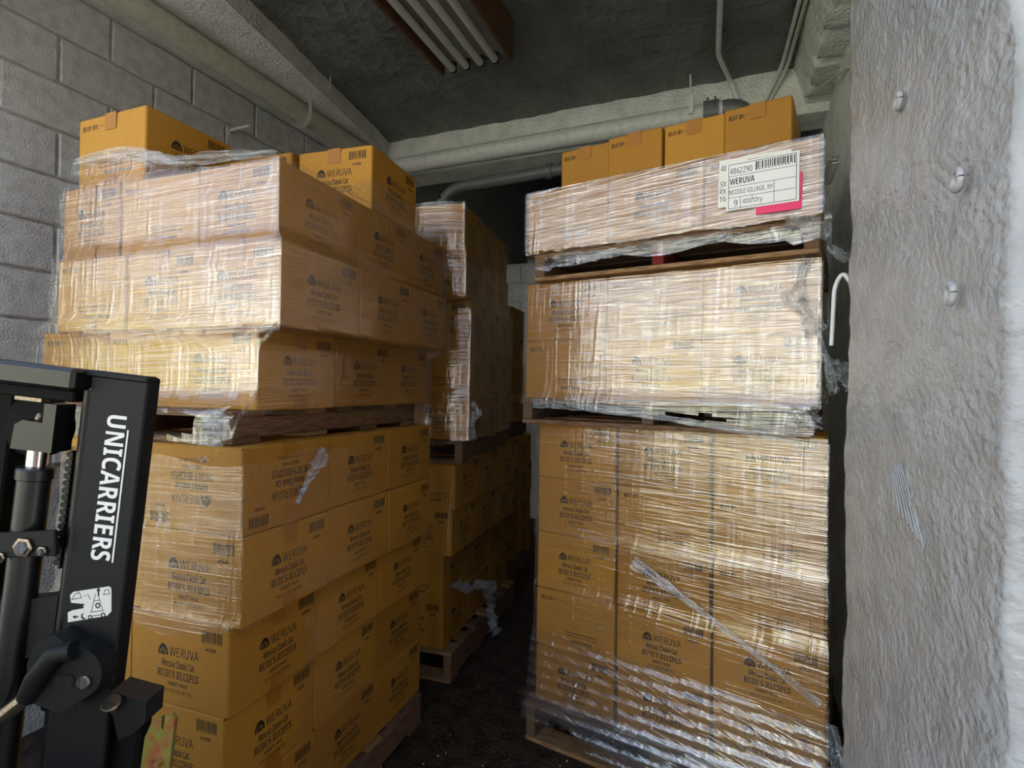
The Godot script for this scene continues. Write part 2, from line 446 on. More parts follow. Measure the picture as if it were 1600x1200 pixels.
# stretch film: pulled folds (nearly level streaks) and ribs where it spans the flutes and gaps
func make_film() -> void:
	var W := 1024
	var hgt := PackedFloat32Array(); hgt.resize(W * W)
	var rib := PackedFloat32Array(); rib.resize(W * W)
	var g := RandomNumberGenerator.new(); g.seed = 77
	for s in 900:
		var x0 := g.randi_range(0, W)
		var y0 := g.randf_range(0, W)
		var n := g.randi_range(60, 620)
		var slope := g.randfn(0.03, 0.045)
		var amp := g.randf_range(0.15, 1.0) * (1.0 if g.randf() < 0.8 else -0.6)
		var hw := g.randf_range(0.8, 3.2)
		var r := ceili(hw * 1.6)
		for i in n:
			var e := minf(1.0, minf(i, n - i) / 40.0)
			var yc := y0 + slope * i
			var x := posmod(x0 + i, W)
			var yi := floori(yc)
			for d in range(-r, r + 1):
				var q := (yi + d + 0.5 - yc) / hw
				if absf(q) < 1.6: hgt[posmod(yi + d, W) * W + x] += amp * e * (1.0 - q * q / 2.56)
	for s in 380:
		var x0 := g.randf_range(0, W)
		var y0 := g.randi_range(0, W)
		var n := g.randi_range(60, 330)
		var amp := g.randf_range(0.2, 1.0)
		var hw := g.randf_range(2.0, 7.0)
		var r := ceili(hw * 1.6)
		for i in n:
			var e := minf(1.0, minf(i, n - i) / 50.0)
			var xc := x0 + i * 0.02
			var y := posmod(y0 + i, W)
			var xi := floori(xc)
			for d in range(-r, r + 1):
				var q := (xi + d + 0.5 - xc) / hw
				if absf(q) < 1.6: rib[y * W + posmod(xi + d, W)] += amp * e * (1.0 - q * q / 2.56)
	var f := FastNoiseLite.new(); f.seed = 5; f.frequency = 0.006; f.fractal_octaves = 3
	var col := PackedByteArray(); col.resize(W * W * 2)
	var bump := PackedByteArray(); bump.resize(W * W)
	for i in W * W:
		var a := hgt[i]
		var b := rib[i]
		bump[i] = clampi(int(90.0 + 26.0 * a + 34.0 * b), 0, 255)
		col[i * 2] = 255
		col[i * 2 + 1] = clampi(int(255.0 * (0.40 + 0.26 * a + 0.22 * b)), 0, 255)
	var im := Image.create_from_data(W, W, false, Image.FORMAT_LA8, col); im.convert(Image.FORMAT_RGBA8)
	var nm := Image.create_from_data(W, W, false, Image.FORMAT_L8, bump); nm.convert(Image.FORMAT_RGBA8)
	nm.bump_map_to_normal_map(4.5)
	var tex := ImageTexture.create_from_image(im)
	var ntex := ImageTexture.create_from_image(nm)
	for k in [["film", 0.29, 0.92], ["film_thin", 0.13, 0.92]]:
		var m := plain(Color(0.95, 0.95, 0.95, k[1]), 0.16, k[2])
		m.transparency = BaseMaterial3D.TRANSPARENCY_ALPHA
		m.albedo_texture = tex
		m.normal_enabled = true; m.normal_texture = ntex; m.normal_scale = 1.0
		m.cull_mode = BaseMaterial3D.CULL_DISABLED
		M[k[0]] = m

# ------------------------------------------------------------------ cartons
# one printed wall of a carton, a grid that bulges a little
func carton_face(mb: MB, o: Vector3, ux: Vector3, uy: Vector3, w: float, h: float, uv: Rect2, bulge: float) -> void:
	var p := PackedVector3Array()
	var t := PackedVector2Array()
	var nn := ux.cross(uy)
	for j in 4:
		for i in 5:
			var a := i / 4.0
			var b := j / 3.0
			p.append(o + ux * w * a + uy * h * b + nn * bulge * 16.0 * a * (1 - a) * b * (1 - b))
			t.append(uv.position + Vector2(a, 1.0 - b) * uv.size)
	mb.grid(p, 5, t)

func carton_meshes(w: float, d: float, faces: Array, v: int, h := H) -> Array:
	var key := "%.3f_%.3f_%s_%d_%.3f" % [w, d, ",".join(faces), v, h]
	if cache.has(key): return cache[key]
	var g := RandomNumberGenerator.new(); g.seed = hash(key)
	var b := 0.004
	var mat: Material = M["kraft_%d" % v]
	var mb := MB.new()
	var bu := func(): return g.randf_range(-0.001, 0.0035)
	var hw := w / 2.0
	var hd := d / 2.0
	carton_face(mb, Vector3(-hw + b, b, hd), Vector3.RIGHT, Vector3.UP, w - 2 * b, h - 2 * b, M.uv[faces[0]], bu.call())
	carton_face(mb, Vector3(hw, b, hd - b), Vector3(0, 0, -1), Vector3.UP, d - 2 * b, h - 2 * b, M.uv[faces[1]], bu.call())
	carton_face(mb, Vector3(hw - b, b, -hd), Vector3.LEFT, Vector3.UP, w - 2 * b, h - 2 * b, M.uv[faces[2]], bu.call())
	carton_face(mb, Vector3(-hw, b, -hd + b), Vector3(0, 0, 1), Vector3.UP, d - 2 * b, h - 2 * b, M.uv[faces[3]], bu.call())
	var pl: Rect2 = M.uv.blank
	carton_face(mb, Vector3(-hw + b, 0, -hd + b), Vector3.RIGHT, Vector3(0, 0, 1), w - 2 * b, d - 2 * b, pl, 0.0)
	var edge := MB.new()
	# rounded uprights and the rim the flaps fold from
	for sx in [-1.0, 1.0]:
		for sz in [-1.0, 1.0]:
			var a := Vector3(sx * hw, 0, sz * (hd - b))
			var c := Vector3(sx * (hw - b), 0, sz * hd)
			mb.quad(a + Vector3(0, b, 0), c + Vector3(0, b, 0), c + Vector3(0, h - b, 0), a + Vector3(0, h - b, 0), Vector3(sx, 0, sz).normalized(), pl.position, pl.position, pl.position, pl.position)
	for sy in [0.0, 1.0]:
		var y : float = h * sy
		var yb := b if sy == 0.0 else h - b
		var s := 1.0 if sy > 0 else -1.0
		for sz in [-1.0, 1.0]: mb.quad(Vector3(-hw + b, yb, sz * hd), Vector3(hw - b, yb, sz * hd), Vector3(hw - b, y, sz * (hd - b)), Vector3(-hw + b, y, sz * (hd - b)), Vector3(0, s, sz).normalized(), pl.position, pl.position, pl.position, pl.position)
		for sx in [-1.0, 1.0]: mb.quad(Vector3(sx * hw, yb, -hd + b), Vector3(sx * hw, yb, hd - b), Vector3(sx * (hw - b), y, hd - b), Vector3(sx * (hw - b), y, -hd + b), Vector3(sx, s, 0).normalized(), pl.position, pl.position, pl.position, pl.position)
	# on cartons that show an end the seam of the flaps runs front to back
	var ends: bool = faces[0].ends_with("_end")
	var seam := Basis(Vector3.UP, PI / 2.0) if ends else Basis()
	if ends:
		var t := hw
		hw = hd; hd = t
		t = w
		w = d; d = t
	var flaps := []
	for s in [-1.0, 1.0]:
		var f := MB.new()
		var fz := (hd - b) / 2.0 + 0.001
		f.box(Vector3(0, h - 0.002, s * fz), Vector3(w - 2 * b, 0.004, hd - b - 0.002), 0.001)
		for i in f.u.size(): f.u[i] = pl.get_center()
		flaps.append(f.mesh(mat))
	# tape along the seam, over both ends, and up from below
	var tape := []
	for over in [true, false]:
		var tp := MB.new()
		var tw := 0.026
		var yo := h + 0.0008 if over else -0.0004
		var drop := h - 0.052 if over else 0.036
		var xo := hw + 0.003
		var path := [Vector2(-xo, drop), Vector2(-xo, yo), Vector2(xo, yo), Vector2(xo, drop)]
		for k in 3:
			var q: Vector2 = path[k]
			var r: Vector2 = path[k + 1]
			tp.quad(Vector3(q.x, q.y, -tw), Vector3(r.x, r.y, -tw), Vector3(r.x, r.y, tw), Vector3(q.x, q.y, tw), [Vector3.LEFT, Vector3.UP if over else Vector3.DOWN, Vector3.RIGHT][k])
		tape.append(tp.mesh(M.tape))
	var out := [mb.mesh(mat), flaps[0], flaps[1], tape[0], tape[1], Transform3D(seam)]
	cache[key] = out
	return out

# a carton whose front left foot corner stands at (x, y, z) of the load's frame: w along x, d back along -z
# faces: front, right, back, left
func carton(frame: Transform3D, x: float, y: float, z: float, w: float, d: float, faces: Array, label: String, group: String, flip := false, skew := 0.0, h := H) -> Node3D:
	var v := rng.randi_range(0, 3)
	var f := faces.duplicate()
	if flip: f = [faces[0], faces[3], faces[2], faces[1]]
	var ms := carton_meshes(w, d, f, v, h)
	var xf := frame * Transform3D(Basis(Vector3.UP, deg_to_rad(skew + rng.randf_range(-0.25, 0.25))), Vector3(x + w / 2.0, y, z - d / 2.0))
	if flip: xf = xf * Transform3D(Basis(Vector3(0, 0, 1), PI), Vector3(0, h, 0))
	var o := thing("carton", label, "carton", xf, group)
	part("body", ms[0], o); part("flap", ms[1], o, ms[5]); part("flap", ms[2], o, ms[5]); part("tape", ms[3], o, ms[5])
	part("bottom_tape", ms[4], o, ms[5])
	return o

# ------------------------------------------------------------------ pallets
func pallet(frame: Transform3D, x0: float, x1: float, z0: float, z1: float, y: float, h: float, label: String, mid := "grey", tone := "grey") -> Node3D:
	# x0..x1 wide, z1 (front) back to z0; three stringers run front to back
	var o := thing("pallet", label, "pallet", frame, "wooden pallets under the loads")
	var w := x1 - x0
	var d := z1 - z0
	var t := 0.016
	var cx := (x0 + x1) / 2.0
	for i in 3:
		var mb := MB.new()
		var sw := 0.042
		mb.box(Vector3([x0 + sw / 2.0, cx, x1 - sw / 2.0][i], y + h / 2.0, (z0 + z1) / 2.0), Vector3(sw, h - 2 * t, d - 0.01), 0.003)
		part("stringer", mb.mesh(M["wood_%s_z" % (mid if i == 1 else "brown" if i == 2 else tone)]), o)
	var n := 7
	for i in n:
		var mb := MB.new()
		var bw := 0.115 if i in [0, n - 1] else 0.088
		var zz := z1 - bw / 2.0 - (d - bw) * i / (n - 1)
		mb.box(Vector3(cx, y + h - t / 2.0, zz), Vector3(w, t, bw), 0.002)
		part("deck_board", mb.mesh(M["wood_%s_x" % ["pale", "grey", "brown"][(i * 2 + used.pallet) % 3]]), o)
	for i in 4:
		var mb := MB.new()
		var bw := 0.10
		var zz := z1 - bw / 2.0 - (d - bw) * i / 3.0
		mb.box(Vector3(cx, y + t / 2.0, zz), Vector3(w, t, bw), 0.002)
		part("bottom_board", mb.mesh(M["wood_%s_x" % ("pale" if (i + used.pallet) % 2 else "brown")]), o)
	return o

# ------------------------------------------------------------------ stretch film
var fn := FastNoiseLite.new()

# rows: [y0, y1, x0, x1, z0, z1] of the load; the film goes round left, front and right (sides), from low.call(side, t) to high.call(side, t)
func film(parent: Node, called: String, frame: Transform3D, rows: Array, low: Callable, high: Callable, sides: Array, off: float, seed_: int, mat: Material, holes := [], uvk := Vector2(1.0, 1.6), tilt := 0.0, bulge := 0.0) -> MeshInstance3D:
	fn.seed = seed_
	var ext := func(y: float) -> Array:
		var r := [0.0, 0.0, 0.0, 0.0]
		var tot := 0.0
		var lo := [INF, -INF, INF, -INF]
		for q in rows:
			var dist: float = maxf(0.0, maxf(q[0] - y, y - q[1]))
			var wgt := exp(-dist * dist / 0.0006) + 1e-9
			tot += wgt
			for k in 4: r[k] += q[2 + k] * wgt
			if dist < 0.012:
				lo[0] = minf(lo[0], q[2]); lo[1] = maxf(lo[1], q[3]); lo[2] = minf(lo[2], q[4]); lo[3] = maxf(lo[3], q[5])
		for k in 4: r[k] /= tot
		if lo[0] < INF: r = [minf(lo[0], r[0]), maxf(lo[1], r[1]), minf(lo[2], r[2]), maxf(lo[3], r[3])]
		return r
	var step := 0.02
	var cols := []                       # [side, t, corner blend]
	for s in sides:
		var n := 46 if s in sides.slice(0, 2) else 12
		for i in n + 1: cols.append([s, float(i) / n])
	var nr := 46
	var p := PackedVector3Array()
	var uv := PackedVector2Array()
	var keep := PackedByteArray()
	for j in nr + 1:
		var v := float(j) / nr
		var run := 0.0
		var prev := Vector3.INF
		for c in cols:
			var lo: float = low.call(c[0], c[1])
			var y: float = lerpf(lo, high.call(c[0], c[1]), v)
			var e: Array = ext.call(y)
			var q: Vector3
			var nn: Vector3
			var o := off
			if c[0] == "left": q = Vector3(e[0], y, lerpf(e[2], e[3], c[1])); nn = Vector3.LEFT
			elif c[0] == "front": q = Vector3(lerpf(e[0], e[1], c[1]), y, e[3]); nn = Vector3(0, 0, 1)
			elif c[0] == "right": q = Vector3(e[1], y, lerpf(e[3], e[2], c[1])); nn = Vector3.RIGHT
			else: q = Vector3(lerpf(e[1], e[0], c[1]), y, e[2]); nn = Vector3(0, 0, -1)
			var edge := minf(c[1], 1.0 - c[1])
			if edge < 0.001:   # corners: both neighbours meet on the diagonal
				var ax := 1.0 if (c[0] == "right" or (c[0] == "front" and c[1] > 0.5) or (c[0] == "back" and c[1] < 0.5)) else -1.0
				var az := 1.0 if (c[0] == "front" or (c[0] == "left" and c[1] > 0.5) or (c[0] == "right" and c[1] < 0.5)) else -1.0
				nn = Vector3(ax, 0, az)
			var rip := fn.get_noise_3d(q.x * 110.0 + 50.0, y * 420.0, q.z * 110.0) * 0.0015 + fn.get_noise_3d(q.x * 420.0, y * 900.0, q.z * 420.0) * 0.0008
			if c[0] == "front": o += bulge * 4.0 * c[1] * (1.0 - c[1])   # slack film stands off the middle of the face
			q += nn * (o + maxf(rip, -o * 0.6))
			if prev.x < INF: run += (Vector2(q.x, q.z) - Vector2(prev.x, prev.z)).length()
			prev = q
			p.append(frame * q)
			uv.append(Vector2(run * uvk.x + seed_ * 0.37, (y + run * tilt) * uvk.y + seed_ * 0.21))
			var k := 1
			for h in holes:
				if h[0] != c[0]: continue
				var dx: float = (c[1] - h[1]) / h[3]
				var dy: float = (y - h[2]) / h[4]
				if dx * dx + dy * dy + 0.5 * fn.get_noise_2d(c[1] * 900.0, y * 900.0) < 1.0: k = 0
			keep.append(k)
	var mb := MB.new()
	mb.grid(p, cols.size(), uv, keep, false)
	return part(called, mb.mesh(mat, true), parent)

# a torn, crumpled strip of film along a path
func strip(parent: Node, called: String, path: Array, widths: Array, seed_: int, side := Vector3.RIGHT, rough := 0.012, mat: Material = null) -> void:
	fn.seed = seed_
	var curve := Curve3D.new()
	for q in path: curve.add_point(q)
	for i in range(1, path.size() - 1):
		var t: Vector3 = (path[i + 1] - path[i - 1]) / 6.0
		curve.set_point_in(i, -t); curve.set_point_out(i, t)
	var n := 26
	var m := 9
	var p := PackedVector3Array()
	var uv := PackedVector2Array()
	var ln := curve.get_baked_length()
	for j in n + 1:
		var a := float(j) / n
		var c := curve.sample_baked(a * ln)
		var c2 := curve.sample_baked(minf(a + 0.02, 1.0) * ln)
		var c1 := curve.sample_baked(maxf(a - 0.02, 0.0) * ln)
		var t := (c2 - c1).normalized()
		var sd := (side - t * side.dot(t)).normalized()
		var up := sd.cross(t)
		var wf := a * (widths.size() - 1)
		var wi := mini(int(wf), widths.size() - 2)
		var w := lerpf(widths[wi], widths[wi + 1], wf - wi) * (1.0 + 0.35 * fn.get_noise_1d(j * 23.0))
		for i in m + 1:
			var b := float(i) / m - 0.5
			p.append(c + sd * b * w + up * (fn.get_noise_2d(i * 40.0 + seed_, j * 31.0) * rough * 1.6 + 0.4 * rough * sin(b * 14.0 + j * 0.2)))
			uv.append(Vector2(a * ln * 2.0, b * w * 4.0 + seed_ * 0.3))
	var mb := MB.new()
	mb.grid(p, m + 1, uv)
	part(called, mb.mesh(M.wad if mat == null else mat, true), parent)

# ------------------------------------------------------------------ scene
func _ready() -> void:
	rng.seed = 20
	# camera
	var cam := Camera3D.new()
	cam.name = "camera"
	cam.position = CAM_POS
	cam.rotation_degrees = CAM_ROT
	cam.fov = rad_to_deg(2.0 * atan(600.0 / FOCAL))
	cam.near = 0.05; cam.far = 200.0
	add_child(cam)
	cam.make_current()
	# daylight through the doorway
	var we := WorldEnvironment.new()
	we.name = "daylight"
	var e := Environment.new()
	var sky := Sky.new()
	var ps := ProceduralSkyMaterial.new()
	ps.sky_top_color = Color(0.70, 0.80, 0.95)
	ps.sky_horizon_color = Color(0.98, 0.98, 0.97)
	ps.sky_curve = 0.25
	ps.ground_bottom_color = Color(0.5, 0.5, 0.49)
	ps.ground_horizon_color = Color(0.7, 0.7, 0.68)
	sky.sky_material = ps
	e.background_mode = Environment.BG_SKY
	e.sky = sky
	e.background_energy_multiplier = 1.0
	e.tonemap_mode = Environment.TONE_MAPPER_LINEAR
	e.tonemap_exposure = 2.1
	e.sdfgi_enabled = true; e.ssao_enabled = true; e.ssil_enabled = true
	we.environment = e
	add_child(we)
	var sun := DirectionalLight3D.new()
	sun.name = "sun"
	sun.light_color = Color(1.0, 0.97, 0.92)
	sun.light_energy = 3.8
	sun.light_angular_distance = 0.6
	sun.shadow_enabled = true
	sun.rotation_degrees = Vector3(-40, 174, 0)
	add_child(sun)

	sans = SystemFont.new(); sans.font_names = PackedStringArray(["Droid Sans"])
	sans_bold = SystemFont.new(); sans_bold.font_names = PackedStringArray(["Droid Sans"]); sans_bold.font_weight = 700
	serif_bold = SystemFont.new(); serif_bold.font_names = PackedStringArray(["Droid Serif"]); serif_bold.font_weight = 700
	fn.noise_type = FastNoiseLite.TYPE_SIMPLEX; fn.frequency = 0.05; fn.fractal_octaves = 3
	make_materials()
	shell()
	outside()
	left_loads()
	middle_loads()
	rear_loads()
	right_loads()
	fork_truck()
	services()
	litter()

# ------------------------------------------------------------------ the room
func block_wall(wall: Node3D, xf: Transform3D, u0: float, u1: float, y0: float, y1: float, mat: Material) -> void:
	# blocks 0.40 x 0.20 in running bond on the plane x = 0 of xf, along z from u0 to u1
	var shapes := []
	for s in 4:
		var mb := MB.new()
		mb.box(Vector3.ZERO, Vector3(0.030, 0.187 + 0.002 * (s % 2), 0.387 + 0.002 * (s / 2)), 0.005)
		shapes.append(mb.mesh(mat))
	var half := MB.new()
	half.box(Vector3.ZERO, Vector3(0.030, 0.188, 0.188), 0.005)
	var hm := half.mesh(mat)
	var row := roundi(y0 / 0.2)
	var y := row * 0.2
	while y < y1 - 0.05:
		var u := u0 + (0.0 if row % 2 == 0 else 0.2)
		if row % 2: part("block", hm, wall, xf * Transform3D(Basis(), Vector3(0.005, y + 0.095, u0 + 0.1)))
		while u < u1 - 0.2:
			part("block", shapes[rng.randi() % 4], wall, xf * Transform3D(Basis(Vector3.UP, rng.randf_range(-0.002, 0.002)), Vector3(0.005 + rng.randf_range(-0.001, 0.001), y + 0.095, u + 0.2)))
			u += 0.4
		y += 0.2
		row += 1

func bumpy(o: Vector3, ux: Vector3, uy: Vector3, w: float, h: float, nx: int, ny: int, amp: float, k: Vector3, seed_: int) -> ArrayMesh:
	fn.seed = seed_
	var nn := ux.cross(uy)
	var p := PackedVector3Array()
	var uv := PackedVector2Array()
	for j in ny + 1:
		for i in nx + 1:
			var q := o + ux * w * i / nx + uy * h * j / ny
			q += nn * (fn.get_noise_3d(q.x * k.x, q.y * k.y, q.z * k.z) * amp + fn.get_noise_3d(q.x * k.x * 4.0, q.y * k.y * 4.0, q.z * k.z * 4.0) * amp * 0.45)
			p.append(q)
			uv.append(Vector2(w * i / nx, h * j / ny))
	var mb := MB.new()
	mb.grid(p, nx + 1, uv)
	return mb.mesh()

func with_mat(m: ArrayMesh, mat: Material) -> ArrayMesh:
	m.surface_set_material(0, mat)
	return m

func shell() -> void:
	var mb := MB.new()
	mb.box(Vector3(-1.1, -0.1, -5.3), Vector3(3.6, 0.2, 11.0), 0.0)
	struct("floor", mb.mesh(M.floor), "dark stained concrete floor of the loading bay")
	# ceiling slab with a trowelled skin
	mb = MB.new()
	mb.box(Vector3(-1.1, CEIL + 0.11, -2.0), Vector3(3.6, 0.2, 3.08), 0.0)
	mb.box(Vector3(-1.1, 4.8, -7.05), Vector3(3.8, 0.2, 7.4), 0.0)  # high ceiling beyond the beam, raised so the store stays dark
	var c := struct("ceiling", mb.mesh(M.ceiling), "grey trowelled plaster ceiling with rough ridges")
	part("plaster_skin", with_mat(bumpy(Vector3(-2.75, CEIL, -3.5), Vector3(1, 0, 0), Vector3(0, 0, 1), 3.3, 3.0, 120, 110, 0.012, Vector3(90, 90, 60), 4), M.ceiling), c)
	# left wall of concrete blocks
	var wl := Node3D.new(); wl.name = "wall_left"; add_child(wl)
	tag(wl, "grey painted concrete block wall along the left side", "", "", "structure")
	mb = MB.new()
	mb.box(Vector3(WALL_L - 0.108, 1.6, -3.2), Vector3(0.2, 3.2, 5.1), 0.0)
	mb.box(Vector3(WALL_L - 0.108, 4.0, -7.1), Vector3(0.2, 1.6, 7.3), 0.0)
	mb.box(Vector3(WALL_L - 0.108, 1.6, -8.25), Vector3(0.2, 3.2, 5.0), 0.0)
	part("mortar_bed", mb.mesh(M.mortar), wl)
	block_wall(wl, Transform3D(Basis(), Vector3(WALL_L - 0.012, 0.09, -3.98)), 0.0, 3.3, 1.0, 3.12, M.block)
	# far wall in the dark
	var wb := Node3D.new(); wb.name = "wall_back"; add_child(wb)
	tag(wb, "dim block wall at the far end beyond the beam", "", "", "structure")
	mb = MB.new()
	mb.box(Vector3(-1.1, 1.41, -5.75), Vector3(3.6, 2.82, 0.2), 0.0)
	mb.box(Vector3(-1.1, 2.4, -10.7), Vector3(3.6, 4.8, 0.2), 0.0)  # set far back so the space over the blocks stays dark
	part("mortar_bed", mb.mesh(M.mortar), wb)
	block_wall(wb, Transform3D(Basis(Vector3.UP, -PI / 2.0), Vector3(-2.6, 0.0, -5.648)), -1.8, 0.0, 1.8, 2.8, M.block)
	# right wall behind the jamb
	mb = MB.new()
	mb.box(Vector3(WALL_R + 0.12, 1.6, -3.5), Vector3(0.2, 3.2, 4.5), 0.0)
	mb.box(Vector3(WALL_R + 0.12, 4.0, -7.1), Vector3(0.2, 1.6, 7.3), 0.0)
	mb.box(Vector3(WALL_R + 0.12, 1.6, -8.25), Vector3(0.2, 3.2, 5.0), 0.0)
	var wr := struct("wall_right", mb.mesh(M.beam), "narrow strip of unlit grey wall between the jamb and the right loads")
	part("plaster_skin", with_mat(bumpy(Vector3(WALL_R, 0, -1.3), Vector3(0, 0, -1), Vector3(0, 1, 0), 4.3, 3.2, 60, 50, 0.006, Vector3(60, 60, 60), 9), M.beam), wr)
	# door jamb: thick rough painted reveal, its outer face in full daylight
	var nx := 110
	var ny := 260
	fn.seed = 12
	var p := PackedVector3Array()
	var uv := PackedVector2Array()
	for j in ny + 1:
		var y := -0.02 + 3.22 * j / ny
		# profile from the inner end, along the reveal, round the outer corner
		for i in nx + 1:
			var t := float(i) / nx
			var q: Vector3
			var nn := Vector3.LEFT
			var wob := 0.014 * fn.get_noise_2d(y * 90.0, 3.0)
			if t < 0.08: q = Vector3(lerpf(WALL_R + 0.05, JAMB + 0.015, t / 0.08), y, -1.505 + wob); nn = Vector3(0, 0, -1)
			elif t < 0.86: q = Vector3(JAMB, y, lerpf(-1.49 + wob, -0.685 + wob * 0.5, (t - 0.08) / 0.78))
			elif t < 0.9: q = Vector3(lerpf(JAMB, JAMB + 0.022, (t - 0.86) / 0.04), y, lerpf(-0.685 + wob * 0.5, -0.662 + wob * 0.5, (t - 0.86) / 0.04)); nn = Vector3(-0.7, 0, 0.7)
			else: q = Vector3(lerpf(JAMB + 0.022, JAMB + 0.6, (t - 0.9) / 0.1), y, -0.66); nn = Vector3(0, 0, 1)
			var r := fn.get_noise_3d(q.x * 200.0, y * 150.0, q.z * 110.0) * 0.006 + fn.get_noise_3d(q.x * 700.0, y * 420.0, q.z * 260.0) * 0.0011 + fn.get_noise_3d(9.0, y * 24.0, q.z * 20.0) * 0.008
			q += nn * r
			p.append(q); uv.append(Vector2(t, y))
	mb = MB.new()
	mb.grid(p, nx + 1, uv)
	var wj := struct("wall_front_right", mb.mesh(M.jamb), "thick rough plastered door jamb painted shiny grey at right")
	mb = MB.new()
	mb.box(Vector3(JAMB + 0.36, 1.6, -1.08), Vector3(0.62, 3.2, 0.78), 0.0)
	part("core", mb.mesh(M.jamb), wj)
	mb = MB.new()
	mb.prism(PackedVector2Array([Vector2(0, 0), Vector2(0.6, 0), Vector2(0.6, 1.9), Vector2(0.004, 1.9), Vector2(0.008, 1.5), Vector2(0, 1.1), Vector2(0.010, 0.6), Vector2(0.004, 0.3)]), 0.022, Transform3D(Basis(), Vector3(JAMB + 0.014, 1.30, -0.668)))
	part("white_paint_band", mb.mesh(M.outer), wj)
	# fan of trowel scratches and small bumps on the reveal
	for i in 7:
		mb = MB.new()
		var z0 := -1.09 + 0.008 * i
		var fan := []
		for k in 9: fan.append(Vector3(JAMB - 0.0005, 1.305 + 0.004 * i - (0.05 + 0.009 * i) * k / 8.0, z0 + (0.02 + 0.017 * i) * k / 8.0))
		mb.tube(fan, 0.0013, 6)
		part("trowel_mark", mb.mesh(M.jamb), wj)
	# unseen front wall over and beside the doorway, its edges set to shape daylight
	mb = MB.new()
	mb.box(Vector3(-1.2, 3.15, -0.74), Vector3(4.4, 0.6, 0.16), 0.01)
	struct("wall_front_header_unseen", mb.mesh(M.beam), "unseen painted wall over the doorway, its height set to shape the daylight")
	mb = MB.new()
	mb.box(Vector3(-3.26, 1.72, -0.74), Vector3(1.5, 3.46, 0.16), 0.01)
	struct("wall_front_left_unseen", mb.mesh(M.beam), "unseen painted wall left of the doorway, its edge set to shape reflections")
	# tapering beam over the left pipe
	mb = MB.new()
	var top := PackedVector2Array([Vector2(-2.75, 0.9), Vector2(-1.93, 0.9), Vector2(-2.05, 1.70), Vector2(-2.29, 3.10), Vector2(-2.34, 3.34), Vector2(-2.75, 3.34)])
	mb.prism(top, 0.12, Transform3D(Basis(Vector3(1, 0, 0), Vector3(0, 0, -1), Vector3(0, 1, 0)), Vector3(0, 3.09, 0)))
	struct("trim_1", mb.mesh(M.beam), "shallow concrete beam along the ceiling over the left pipe")
	# beam across the bay with the dark store behind it
	mb = MB.new()
	mb.box(Vector3(-1.1, 3.08, -3.42), Vector3(3.3, 0.27, 0.24), 0.012)
	mb.box(Vector3(-1.1, 3.98, -3.46), Vector3(3.4, 1.55, 0.16), 0.0)  # unseen upper slab, placed to keep the store behind it dark
	struct("trim_2", mb.mesh(M.beam), "pale concrete beam crossing the bay behind the loads")
	# broken-edged beam at the top right
	mb = MB.new()
	fn.seed = 31
	for face in 2:
		var pp := PackedVector3Array()
		var pu := PackedVector2Array()
		for j in 91:
			var z := -1.2 - 2.2 * j / 90.0
			var chip := maxf(0.0, fn.get_noise_1d(z * 160.0)) * 0.06 + maxf(0.0, fn.get_noise_1d(z * 500.0)) * 0.02
			for i in 8:
				var t := i / 7.0
				var q: Vector3
				if face == 0:
					q = Vector3(lerpf(0.28, 0.345, t), lerpf(3.22, 2.99, t), z) + Vector3(1, 0.5, 0) * (chip * smoothstep(0.55, 1.0, t) + fn.get_noise_2d(z * 300.0, t * 60.0) * 0.006)
				else: q = Vector3(lerpf(0.345, 0.52, t), 2.99, z) + Vector3(1, 0.5, 0) * chip * (1.0 - t)
				pp.append(q); pu.append(Vector2(t, z))
		mb.grid(pp, 8, pu, PackedByteArray(), false)
	struct("trim_3", mb.mesh(M.beam), "chipped concrete beam along the top of the right wall")

func outside() -> void:
	# out of view, placed for the film and paint to mirror: a pale building
	var mb := MB.new()
	mb.box(Vector3(-9, 2.6, 15.5), Vector3(26, 5.2, 3.0), 0.02)
	struct("unseen_building", mb.mesh(M.outer), "unseen pale building across the yard, placed for the film to mirror")
	mb = MB.new()
	mb.box(Vector3(1.9, 1.9, 6.2), Vector3(0.3, 3.8, 12.0), 0.02)  # unseen wall, placed to darken the aisle sides of the loads
	struct("unseen_yard_wall", mb.mesh(M.brick), "unseen tall brick wall right of the yard, placed to darken aisle sides")
	for q in [[-3.4, 8.6, 1.9, "lower"], [-6.2, 10.2, 3.0, "taller"], [-7.2, 3.6, 2.7, "nearer"]]:  # unseen trees, placed to give the film yellow-green reflections
		var t := thing("unseen_tree", "%s unseen yellow-green foliage across the yard, placed for the film to mirror" % q[3], "", Transform3D(Basis(), Vector3(q[0], 0, q[1])))
		t.set_meta("kind", "structure")
		mb = MB.new()
		mb.tube([Vector3.ZERO, Vector3(0.05, 0.8, 0), Vector3(0, 1.6, 0.05)], 0.09, 10)
		part("trunk", mb.mesh(M.wood_brown_z), t)
		mb = MB.new()
		for k in 420:
			var c := Vector3(rng.randfn(0, 0.42), 0.5 * q[2] + rng.randfn(0, 0.42), rng.randfn(0, 0.42))
			mb.box(Vector3.ZERO, Vector3(0.22, 0.015, 0.14), 0.0, Transform3D(Basis(Vector3(rng.randf() - 0.5, rng.randf() - 0.5, rng.randf() - 0.5).normalized(), rng.randf() * TAU), c))
		part("crown", mb.mesh(M.leaf), t).set_meta("kind", "stuff")
	mb = MB.new()
	mb.box(Vector3(-1, -0.12, 14.6), Vector3(60, 0.2, 30.5), 0.0)  # unseen ground, its paleness set to bounce daylight into the bay
	struct("unseen_pavement", mb.mesh(M.pave), "unseen pale concrete yard outside the doorway, bouncing light inside")

# ------------------------------------------------------------------ loads
const ORD := ["bottom", "second", "third", "fourth", "fifth"]

func row_box(rows: Array, y: float, x0: float, x1: float, z0: float, z1: float, h := H) -> void:
	rows.append([y, y + h, x0, x1, z0, z1])

